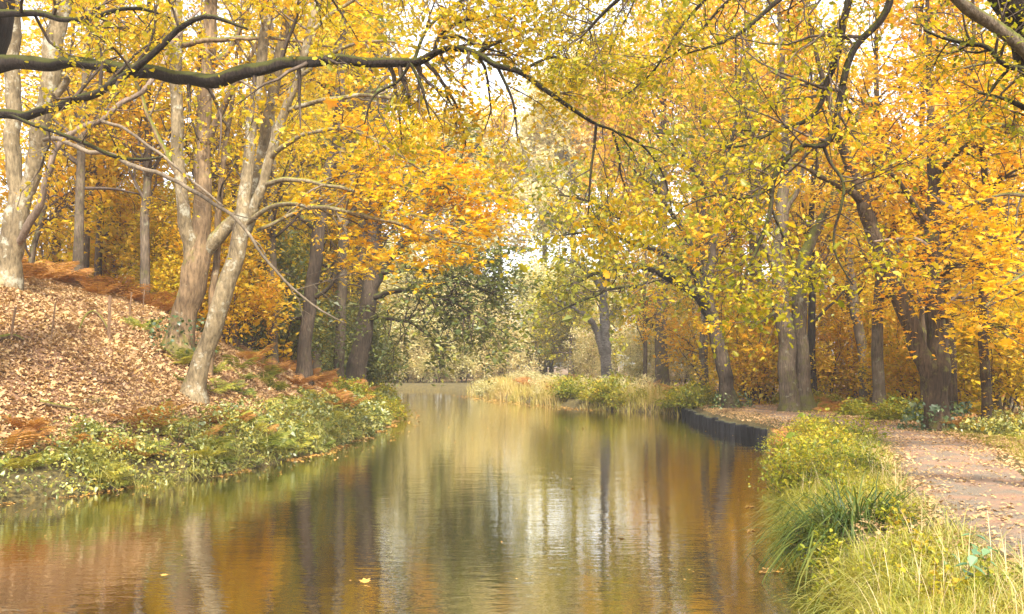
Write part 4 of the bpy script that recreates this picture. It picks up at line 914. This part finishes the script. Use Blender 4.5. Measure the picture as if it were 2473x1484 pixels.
# ferns
def fern_mesh(nf, L, m):
    mb = MB()
    for f in range(nf):
        a = 6.28 * f / nf + rng.uniform(-.4, .4); n = 17
        t = np.linspace(0, 1, n); l = L * rng.uniform(.75, 1.15); droop = rng.uniform(.5, 1.0)
        r = l * (t * .85 - .1 * t ** 2); zz = l * (t * rng.uniform(.55, .9) - droop * .55 * t ** 2.2)
        ax = np.stack([r * math.cos(a), r * math.sin(a), zz], 1)
        T_ = nrm(np.gradient(ax, axis=0)); S_ = nrm(np.cross(T_, [0, 0, 1])); N_ = np.cross(S_, T_)
        tubes(mb, ax[None], np.linspace(.005, .0015, n)[None] * L, 3, 0, cap=False)
        for i in range(2, n):
            w = l * .30 * math.sin(math.pi * min(1, (t[i] * .88 + .12))) ** .75 * (1.15 - .5 * t[i])
            for sg in (-1, 1):
                u = np.array([0, .25, .3, .5, .56, .78, 1.0, .80, .58, .52, .32, .27]); v = np.array([.02, .16, .08, .13, .06, .07, 0, -.07, -.06, -.13, -.08, -.16]) * .75
                b = ax[i] + S_[i] * sg * w * u[:, None] + T_[i] * (w * (u * .45 + v))[:, None] - N_[i] * (w * .28 * u ** 2)[:, None] + rng.normal(0, .004, 3)
                mb.add(b, [list(range(12))])
    return mb.mesh('fern', M[m])
FERN = {m: [fern_mesh(n, L, m) for n, L in ((8, .62), (7, .75), (10, .55))] for m in ('fern_green', 'fern_rust')}
def put_ferns(points, m, label, group, sr=(.8, 1.3)):
    for x, y in points:
        s = rng.uniform(*sr)
        o = link('fern', FERN[m][rng.integers(3)]); o.location = (x, y, H1(x, y) - .02); o.rotation_euler = (rng.normal(0, .12), rng.normal(0, .12), rng.uniform(0, 6.28)); o.scale = (s, s, s * rng.uniform(.85, 1.2))
        tag(o, label, 'fern', group)
def pick(n, xr, yr, cond):
    return pts_where(n, xr, yr, cond)[:, :2]
put_ferns(pick(70, (-14, -4), (12, 34), lambda x, y, d, l: l & (d > .0) & (d < 1.4)), 'fern_green', 'pale green fern in the fringe between the water and the leafy slope', 'green ferns along the water on the left', (.85, 1.35))
put_ferns(pick(26, (-14, -5), (12, 24), lambda x, y, d, l: l & (d > .5) & (d < 1.8)), 'fern_rust', 'rusty fern at the upper edge of the green fringe by the water', 'rusty ferns at the foot of the slope', (.9, 1.4))
put_ferns(pick(24, (-10, -5), (25, 33), lambda x, y, d, l: l & (d > 1.2) & (d < 4.2) & (x > -9.2 + .0 * y)), 'fern_green', 'green fern on the bank right of the slanting pale trunk', 'green ferns right of the slanting trunk', (.8, 1.35))
put_ferns(pick(24, (-10, -5), (31, 46), lambda x, y, d, l: l & (d > .8) & (d < 3.8)), 'fern_rust', 'rusty brown fern below the dark straight grey trunk', 'rusty ferns below the dark grey trunk', (1.2, 2.0))
put_ferns(pick(60, (-22, -8), (24, 42), lambda x, y, d, l: l & (d > 6.6) & (d < 13)), 'fern_rust', 'rusty bracken along the top of the leafy slope', 'bracken along the top of the left slope', (1.2, 2.0))
put_ferns([G(340, 800)[:2], G(365, 790)[:2], G(325, 790)[:2]], 'fern_green', 'green fern in the patch left of the stout tan trunk', 'ferns left of the stout tan trunk', (.8, 1.2))
put_ferns([G(445, 925)[:2]], 'fern_green', 'small pale fern at the foot of the slanting pale trunk', None, (.8, .9))
put_ferns(pick(40, (9, 24), (17, 46), lambda x, y, d, l: ~l & (d > 2.5) & (path_dist(x, y) > 1.6) & (x > 8.5)), 'fern_rust', 'rusty bracken under the orange wood right of the towpath', 'bracken right of the towpath', (1.0, 1.7))
put_ferns(pick(18, (8, 20), (18, 40), lambda x, y, d, l: ~l & (d > 2.0) & (path_dist(x, y) > 1.5)), 'fern_green', 'green fern under the orange wood right of the towpath', 'green ferns right of the towpath', (.9, 1.5))
put_ferns(pick(7, (4.5, 7.5), (15, 24), lambda x, y, d, l: ~l & (d > -.05) & (d < .8)), 'fern_rust', 'orange fern leaning over the water from the right bank', 'orange ferns on the right bank', (.9, 1.2))
put_ferns(pick(40, (-3, 9), (44, 74), lambda x, y, d, l: ~l & (d > 1.0) & (d < 7)), 'fern_rust', 'pinkish bracken on the far right bank near the silver trunk', 'bracken on the far right bank', (1.6, 2.6))

# sedge tussocks
def sedge_mesh(n, L, rb, m, w=.0055):
    mb = MB(); a = rng.uniform(0, 6.28, n); e = rng.uniform(.3, 1.35, n)
    base = np.stack([np.cos(a), np.sin(a), 0 * a], 1) * (rng.uniform(0, 1, n) ** .5 * rb)[:, None]
    a2 = a + rng.normal(0, .6, n)
    blades(mb, base, np.stack([np.cos(a2) * np.sin(e), np.sin(a2) * np.sin(e), np.cos(e)], 1), L * rng.uniform(.35, 1.15, n), w * rng.uniform(.6, 1.4, n), droop=1.75)
    return mb.mesh('sedge', M[m])
SD = {'sedge': [sedge_mesh(330, 1.0, .26, 'sedge'), sedge_mesh(240, .8, .2, 'sedge')], 'sedge_pale': [sedge_mesh(170, .8, .2, 'sedge_pale', .005), sedge_mesh(130, .65, .18, 'sedge_pale', .005)]}
def sedge(px, py, Y, kind, s, label, group=None, xyz=None):
    x, y = at_px(px, Y) if xyz is None else xyz
    o = link('sedge_tussock', SD[kind][rng.integers(2)]); o.location = (x, y, max(H1(x, y), .02) - .03); o.rotation_euler = (0, 0, rng.uniform(0, 6.28)); o.scale = (s, s, s)
    tag(o, label, 'sedge', group)
    return o
sedge(2015, 0, 10.9, 'sedge', 1.5, 'largest dark green sedge tussock arching over the water beside the towpath')
sedge(2065, 0, 11.3, 'sedge', 1.35, 'dark sedge tussock touching the largest one on its path side')
sedge(1960, 0, 11.2, 'sedge', 1.05, 'dark sedge tussock touching the largest one on its water side')
sedge(2050, 0, 19.5, 'sedge', 1.1, 'green sedge tussock below the mossy fork, farther one of the towpath strip')
sedge(2005, 0, 20.5, 'sedge', .9, 'green sedge tussock just left of the farther one of the towpath strip')
sedge(2100, 0, 20.5, 'sedge', .8, 'green sedge tussock nearest the towpath where it bends')
for px, Y, s, lab in [(395, 18.8, 1.15, 'pale sedge tussock hanging to the water below the stout tan trunk'), (455, 19.5, 1.0, 'pale sedge tussock right of another one below the stout tan trunk'), (345, 18.3, .9, 'pale sedge tussock left of another one below the stout tan trunk'), (790, 29, 1.3, 'tall pale sedge tussock at the water below the slim grey trunk'), (745, 28, 1.0, 'pale sedge tussock left of the tall one below the slim grey trunk'), (240, 20.5, .6, 'small sedge tuft alone on the lower leafy slope'), (525, 20.7, .8, 'pale sedge tussock at the water below the slanting pale trunk')]:
    d0 = at_px(px, Y)
    sedge(px, 0, Y, 'sedge_pale', s, lab)

# grass and herbs of the towpath strip
mb = MB()
p = pts_where(46000, (.5, 8), (5.2, 26), lambda x, y, d, l: ~l & (d > -.05) & (path_dist(x, y) > 1.05 + .12 * np.sin(y * 3)) & (x < 8) & (((x - 3.45) / 1.0) ** 2 + ((y - 10.9) / 1.2) ** 2 > 1) & (x - np.interp(y, PC[:, 1], PC[:, 0]) < 0) & (rng.uniform(0, 1, len(x)) < np.clip(1.5 - y / 17, .25, 1)))
n = len(p); a = rng.uniform(0, 6.28, n); e = rng.uniform(.1, 1.15, n)
Lg = np.clip(rng.normal(.33, .15, n) + .12 * bumps(p[:, 0] * 2.5, p[:, 1] * 2.5), .06, .8) * np.clip(.45 + .9 * (path_dist(p[:, 0], p[:, 1]) - 1.0), .35, 1.1)
blades(mb, on_ground(p, -.02), np.stack([np.cos(a) * np.sin(e), np.sin(a) * np.sin(e), np.cos(e)], 1), Lg, .0028 * rng.uniform(.7, 1.5, n) * np.clip(p[:, 1] / 10, .8, 2), 0, 1.1, 4)
p = p[rng.integers(0, n, 9000)] + np.array([.0, .0, 0]); n = len(p); a = rng.uniform(0, 6.28, n); e = rng.uniform(.5, 1.35, n)
p[:, :2] += rng.normal(0, .05, (n, 2))
blades(mb, on_ground(p, .0), np.stack([np.cos(a) * np.sin(e), np.sin(a) * np.sin(e), np.cos(e)], 1), rng.uniform(.25, .8, n), .0045 * rng.uniform(.7, 1.4, n), 1, 1.5, 5)
p = p[:700]; n = len(p); a = rng.uniform(0, 6.28, n); e = rng.uniform(.05, .6, n)
blades(mb, on_ground(p, .0), np.stack([np.cos(a) * np.sin(e), np.sin(a) * np.sin(e), np.cos(e)], 1), rng.uniform(.3, .75, n), .0022 * rng.uniform(.7, 1.4, n), 2, .5, 5)
tag(mb.build('grass', [M['grass'], M['sedge_pale'], M['dry_stem']]), kind='stuff')
mb = MB()
p = pts_where(16000, (7, 14), (12, 26), lambda x, y, d, l: ~l & (path_dist(x, y) > 1.1) & (path_dist(x, y) < 2.4 + bumps(x, y) * .5) & (x > np.interp(y, PC[:, 1], PC[:, 0])))
n = len(p); a = rng.uniform(0, 6.28, n); e = rng.uniform(.1, .8, n)
blades(mb, on_ground(p, -.02), np.stack([np.cos(a) * np.sin(e), np.sin(a) * np.sin(e), np.cos(e)], 1), rng.uniform(.08, .28, n), .004 * rng.uniform(.7, 1.5, n), 0, .7, 4)
tag(mb.build('verge_grass', M['grass']), kind='stuff')

def bush_mesh(n, R, H, ls, leafm, tm=T_SIMPLE, jt=.05):
    mb = MB(); ns = int(n / 16)
    a = rng.uniform(0, 6.28, ns); e = rng.uniform(0, .8, ns)
    st = np.stack([np.cos(a), np.sin(a), 0 * a], 1) * (rng.uniform(0, .5, ns) * R)[:, None]
    P1, R1 = grow(st, np.stack([np.cos(a) * np.sin(e), np.sin(a) * np.sin(e), np.cos(e)], 1), rng.uniform(.5, 1.1, ns) * H, np.full(ns, .004), 7, .22, (0, 0, -.02), .4)
    tubes(mb, P1, R1, 3, 1, cap=False)
    i = rng.integers(0, ns, n); f = rng.uniform(.15, 1, n) * 5.99; j = f.astype(int); w = (f - j)[:, None]
    C = P1[i, j] * (1 - w) + P1[i, j + 1] * w + rng.normal(0, jt, (n, 3))
    leaves(mb, C, ls, tm, .9, .75, 0, .25, .25)
    return mb.mesh('bush', [M[leafm], M['twig']])
BUSH = {'herb': bush_mesh(1500, .75, .8, .058, 'herb_leaf'), 'herbfar': bush_mesh(1300, .9, 1.1, .11, 'herb_leaf'), 'palefar': bush_mesh(1300, .9, 1.2, .12, 'pale_leaf', T_LANCE), 'weed': bush_mesh(240, .05, .42, .05, 'herb_leaf', T_SIMPLE, .015), 'low': bush_mesh(900, .6, .5, .07, 'bramble_leaf')}
def bushes(points, kind, name, label, group, sr=(.8, 1.2), cat='bush'):
    for x, y in points:
        s = rng.uniform(*sr)
        o = link(name, BUSH[kind]); o.location = (x, y, max(H1(x, y), .03) - .03); o.rotation_euler = (0, 0, rng.uniform(0, 6.28)); o.scale = (s, s, s * rng.uniform(.85, 1.15))
        tag(o, label, cat, group)
strip = lambda x, y, d, l: ~l & (d > .0) & (path_dist(x, y) > 1.45) & (x < np.interp(y, PC[:, 1], PC[:, 0]))
bushes(pick(26, (4, 8), (14, 26.5), strip), 'herb', 'herb_clump', 'yellow green leafy clump between the water and the towpath', 'leafy clumps between water and towpath', (.55, .95))
bushes(pick(46, (2, 10), (43, 60), lambda x, y, d, l: ~l & (d > -.3) & (d < 3.5) & (path_dist(x, y) > 1.3)), 'herbfar', 'herb_clump', 'yellow green leafy clump on the bank left of the timber piles', 'leafy clumps left of the timber piles', (.4, 1.15))
bushes(pick(34, (-4, 7), (50, 78), lambda x, y, d, l: ~l & (d > -.1) & (d < 4.5)), 'palefar', 'herb_clump', 'pinkish dry herb clump on the far point of the right bank', 'dry herb clumps on the far right bank', (.5, 1.25))
bushes(pick(26, (9, 16), (17, 34), lambda x, y, d, l: ~l & (path_dist(x, y) > 1.5) & (x > 8)), 'low', 'bramble_clump', 'low green bramble clump around the foot of the mossy fork', 'bramble clumps right of the towpath', (.8, 1.3))
bushes(pick(16, (7.5, 12), (27, 44), lambda x, y, d, l: ~l & (path_dist(x, y) > 1.3) & (d > .5)), 'herbfar', 'herb_clump', 'yellow green clump beside the leaf strewn path end', 'leafy clumps beside the path end', (.5, .8))
bushes(pick(14, (-10, -4.5), (36, 58), lambda x, y, d, l: l & (d > .0) & (d < 1.6)), 'herbfar', 'herb_clump', 'yellow green clump at the water below the leaning oak', 'leafy clumps below the leaning oak', (.6, .9))
bushes(pick(22, (2.2, 5.5), (7, 13.5), strip), 'weed', 'weed_clump', 'small leafy weed among the long grass at the lower right', 'weeds in the long grass', (.6, 1.1), 'weed')
mb = MB()
p = pts_where(12000, (-5, 9), (43, 82), lambda x, y, d, l: ~l & (d > -.35) & (d < 4.5) & (path_dist(x, y) > 1.3) & (rng.uniform(0, 1, len(x)) < np.clip(1.1 - d * .2, .2, 1)) & (bumps(x * 1.2, y * .8) > -.45)); n = len(p)
a = rng.uniform(0, 6.28, n); e = rng.uniform(.0, .65, n)
blades(mb, on_ground(p, -.02), np.stack([np.cos(a) * np.sin(e), np.sin(a) * np.sin(e), np.cos(e)], 1), rng.uniform(.35, 1.25, n) * np.clip(1 + .5 * bumps(p[:, 0] * .8, p[:, 1] * .8), .4, 1.4), .012 * rng.uniform(.7, 1.5, n), 0, .7, 4)
tag(mb.build('bank_reeds', M['reed']), kind='stuff')
# nettles in front at the lower right
def nettle_mesh():
    mb = MB(); z = np.linspace(0, .62, 8); pts = np.stack([.03 * np.sin(z * 5), .02 * np.cos(z * 6), z], 1)
    tubes(mb, pts[None], np.linspace(.004, .002, 8)[None], 5, 1)
    C, D = [], []
    for i in range(2, 8):
        for q in range(2):
            a = i * 1.57 + q * math.pi + .3; D.append([math.cos(a), math.sin(a), -.1]); C.append(pts[i] + .02 * np.array(D[-1]))
    leaves(mb, np.array(C), .11, T_SIMPLE, 1.6, .3, 0, .3, .3, .2, np.array(D) * 3)
    return mb.mesh('nettle', [M['nettle_leaf'], M['twig']])
NT = nettle_mesh()
for x, y in [(3.35, 7.6), (3.6, 7.9), (3.75, 7.5), (3.4, 8.3), (3.85, 8.6)]:
    o = link('nettle_plant', NT); o.location = (x, y, H1(x, y) - .24); o.rotation_euler = (rng.normal(0, .2), rng.normal(0, .2), rng.uniform(0, 6)); s = rng.uniform(.75, 1.1); o.scale = (s, s, s)
    tag(o, 'bluish green nettle standing in the long grass at the lower right', 'nettle', 'nettles in the long grass')

# ------------------------------------------------------------------ timber piles
E = RE[(RE[:, 1] > 28.6) & (RE[:, 1] < 44.5) & (RE[:, 0] > 6.5)]
E = E[np.argsort(E[:, 1])]
pr, L = resample(np.hstack([E, np.zeros((len(E), 1))]), 27)
def pile_mesh():
    m1 = MB(); h = .38
    tubes(m1, np.array([[[0, 0, -1.0], [0, 0, 0], [.005, 0, .3], [0, .005, h - .03], [0, 0, h]]]), np.array([[.12, .12, .118, .115, .09]]), 10, 0, True, .07)
    return m1.mesh('timber_pile', M['pile_wood'])
PM = [pile_mesh() for _ in range(4)]
for i in range(27):
    o = link('timber_pile', PM[i % 4]); o.location = (pr[i, 0] - .14, pr[i, 1], rng.normal(-.01, .018)); o.rotation_euler = (rng.normal(0, .03), rng.normal(0, .03), rng.uniform(0, 6.28))
    tag(o, 'dark blackened timber pile in the row edging the right bank', 'pile', 'timber piles along the right bank')

# ------------------------------------------------------------------ floating leaves
mb = MB()
p = pts_where(2600, (-16, -3), (10, 50), lambda x, y, d, l: l & (d < -.1) & (d > -1.3) & (rng.uniform(0, 1, len(x)) < np.clip(1.2 + d * 2.4, .03, 1)) & (bumps(x * 1.2, y * 1.2) > -.35))
p2 = pts_where(150, (1, 7), (9, 20), lambda x, y, d, l: ~l & (d < 0) & (d > -.55) & (bumps(x * 2.2, y * 3.2) > .45))
p3 = pts_where(700, (-8, 6), (48, 72), lambda x, y, d, l: (d < 0) & (d > -2.2) & ~l)
p4 = pts_where(420, (-10, 7), (8, 60), lambda x, y, d, l: (d < -.3) & (rng.uniform(0, 1, len(x)) < .2 + .8 * (bumps(x * .8, y * .5) > .2)))
C = np.vstack([p, p2, p3, p4]); n = len(C); sz = np.concatenate([np.ones(len(p) + len(p2) + len(p3)), np.full(len(p4), .6)])
leaves(mb, np.stack([C[:, 0], C[:, 1], rng.uniform(.006, .02, n)], 1), sz * .055 * np.clip(C[:, 1] / 20, .7, 1.8) * np.exp(rng.normal(0, .3, n)), T_OAK, 6, .3, 0, .12, .12)
tag(mb.build('floating_leaves', M['float_leaf']), kind='stuff')
FLM = MB(); leaves(FLM, np.zeros((1, 3)), .06, T_MAPLE, 9, .1, 0, -.12, .12); FLM = FLM.mesh('floating_leaf', M['float_leaf'])
for px, py, lab in [(1318, 1018, 'upright orange leaf floating in mid canal, left of another'), (1408, 1036, 'largest orange leaf floating in mid canal'), (990, 1022, 'orange leaf floating off the left bank tip'), (568, 1278, 'pale leaf floating alone on the lower left water'), (412, 1392, 'pale leaf floating lowest on the left water'), (888, 1410, 'brown leaf floating near the bottom centre'), (1382, 1178, 'orange leaf floating alone in the middle of the canal'), (1502, 1298, 'pale leaf floating in the streak left of the tree reflection')]:
    Y = -CAMZ / ((sp + cp * (FH / 2 - py) / FL) / (cp - sp * (FH / 2 - py) / FL))
    o = link('floating_leaf', FLM); o.location = ((px - FW / 2) / FL * Y, Y, .015); o.rotation_euler = (rng.normal(0, .15), rng.normal(0, .15), rng.uniform(0, 6.28)); s = rng.uniform(.7, 1.15); o.scale = (s, s, s)
    tag(o, lab, 'leaf')

# ------------------------------------------------------------------ air, light, camera
m, nt, out = mat('haze')
pv = nt.nodes.new('ShaderNodeVolumePrincipled'); pv.inputs['Color'].default_value = (1.0, .97, .92, 1); pv.inputs['Density'].default_value = .0008; pv.inputs['Anisotropy'].default_value = 0.0
nt.links.new(pv.outputs[0], out.inputs['Volume']); M['haze'] = m
mb = MB(); X0, X1, Y0, Y1, Z0, Z1 = -430, 430, -130, 530, -2.5, 36
mb.add([(X0, Y0, Z0), (X1, Y0, Z0), (X1, Y1, Z0), (X0, Y1, Z0), (X0, Y0, Z1), (X1, Y0, Z1), (X1, Y1, Z1), (X0, Y1, Z1)], [[0, 3, 2, 1], [4, 5, 6, 7], [0, 1, 5, 4], [1, 2, 6, 5], [2, 3, 7, 6], [3, 0, 4, 7]])
HAZE = True
if HAZE: tag(mb.build('haze', M['haze']), kind='stuff')

SUN_AZ, SUN_EL = math.radians(168), math.radians(47)   # azimuth from +Y towards +X
W = bpy.data.worlds.new('World'); SC.world = W; W.use_nodes = True
nt = W.node_tree; nt.nodes.clear()
out = nt.nodes.new('ShaderNodeOutputWorld'); bg = nt.nodes.new('ShaderNodeBackground'); sky = nt.nodes.new('ShaderNodeTexSky')
sky.sky_type = 'NISHITA'; sky.sun_disc = False; sky.sun_elevation = SUN_EL; sky.sun_rotation = SUN_AZ; sky.air_density = 1.0; sky.dust_density = 2.0; sky.ozone_density = 1.0
bg.inputs[1].default_value = .15
hs = nt.nodes.new('ShaderNodeHueSaturation'); hs.inputs['Saturation'].default_value = .2; nt.links.new(sky.outputs[0], hs.inputs['Color']); nt.links.new(hs.outputs[0], bg.inputs[0]); nt.links.new(bg.outputs[0], out.inputs[0])
sl = bpy.data.lights.new('sun', 'SUN'); sl.energy = 2.6; sl.angle = math.radians(6); sl.color = (1.0, .93, .80)
so = bpy.data.objects.new('sun', sl); COL.objects.link(so)
dv = Vector((math.sin(SUN_AZ) * math.cos(SUN_EL), math.cos(SUN_AZ) * math.cos(SUN_EL), math.sin(SUN_EL)))
so.rotation_euler = dv.to_track_quat('Z', 'Y').to_euler(); so.location = (0, 0, 60)

cam = bpy.data.cameras.new('camera'); co = bpy.data.objects.new('camera', cam); COL.objects.link(co)
cam.sensor_fit = 'HORIZONTAL'; cam.sensor_width = 36; cam.lens = 36 * FL / FW; cam.clip_start = .1; cam.clip_end = 2000
co.location = (0, 0, CAMZ); co.rotation_euler = (math.pi / 2 + PITCH, 0, 0)
SC.camera = co
SC.view_settings.view_transform = 'Standard'; SC.view_settings.look = 'None'; SC.view_settings.gamma = 1; SC.view_settings.exposure = 1.76
cy = SC.cycles
cy.max_bounces = 9; cy.diffuse_bounces = 6; cy.glossy_bounces = 3; cy.transmission_bounces = 6; cy.volume_bounces = 0; cy.transparent_max_bounces = 4
cy.sample_clamp_indirect = 6; cy.caustics_reflective = False; cy.caustics_refractive = False
cy.use_denoising = True
print('polys', len(bpy.data.objects), sum(len(o.data.polygons) for o in bpy.data.objects if o.type == 'MESH'))
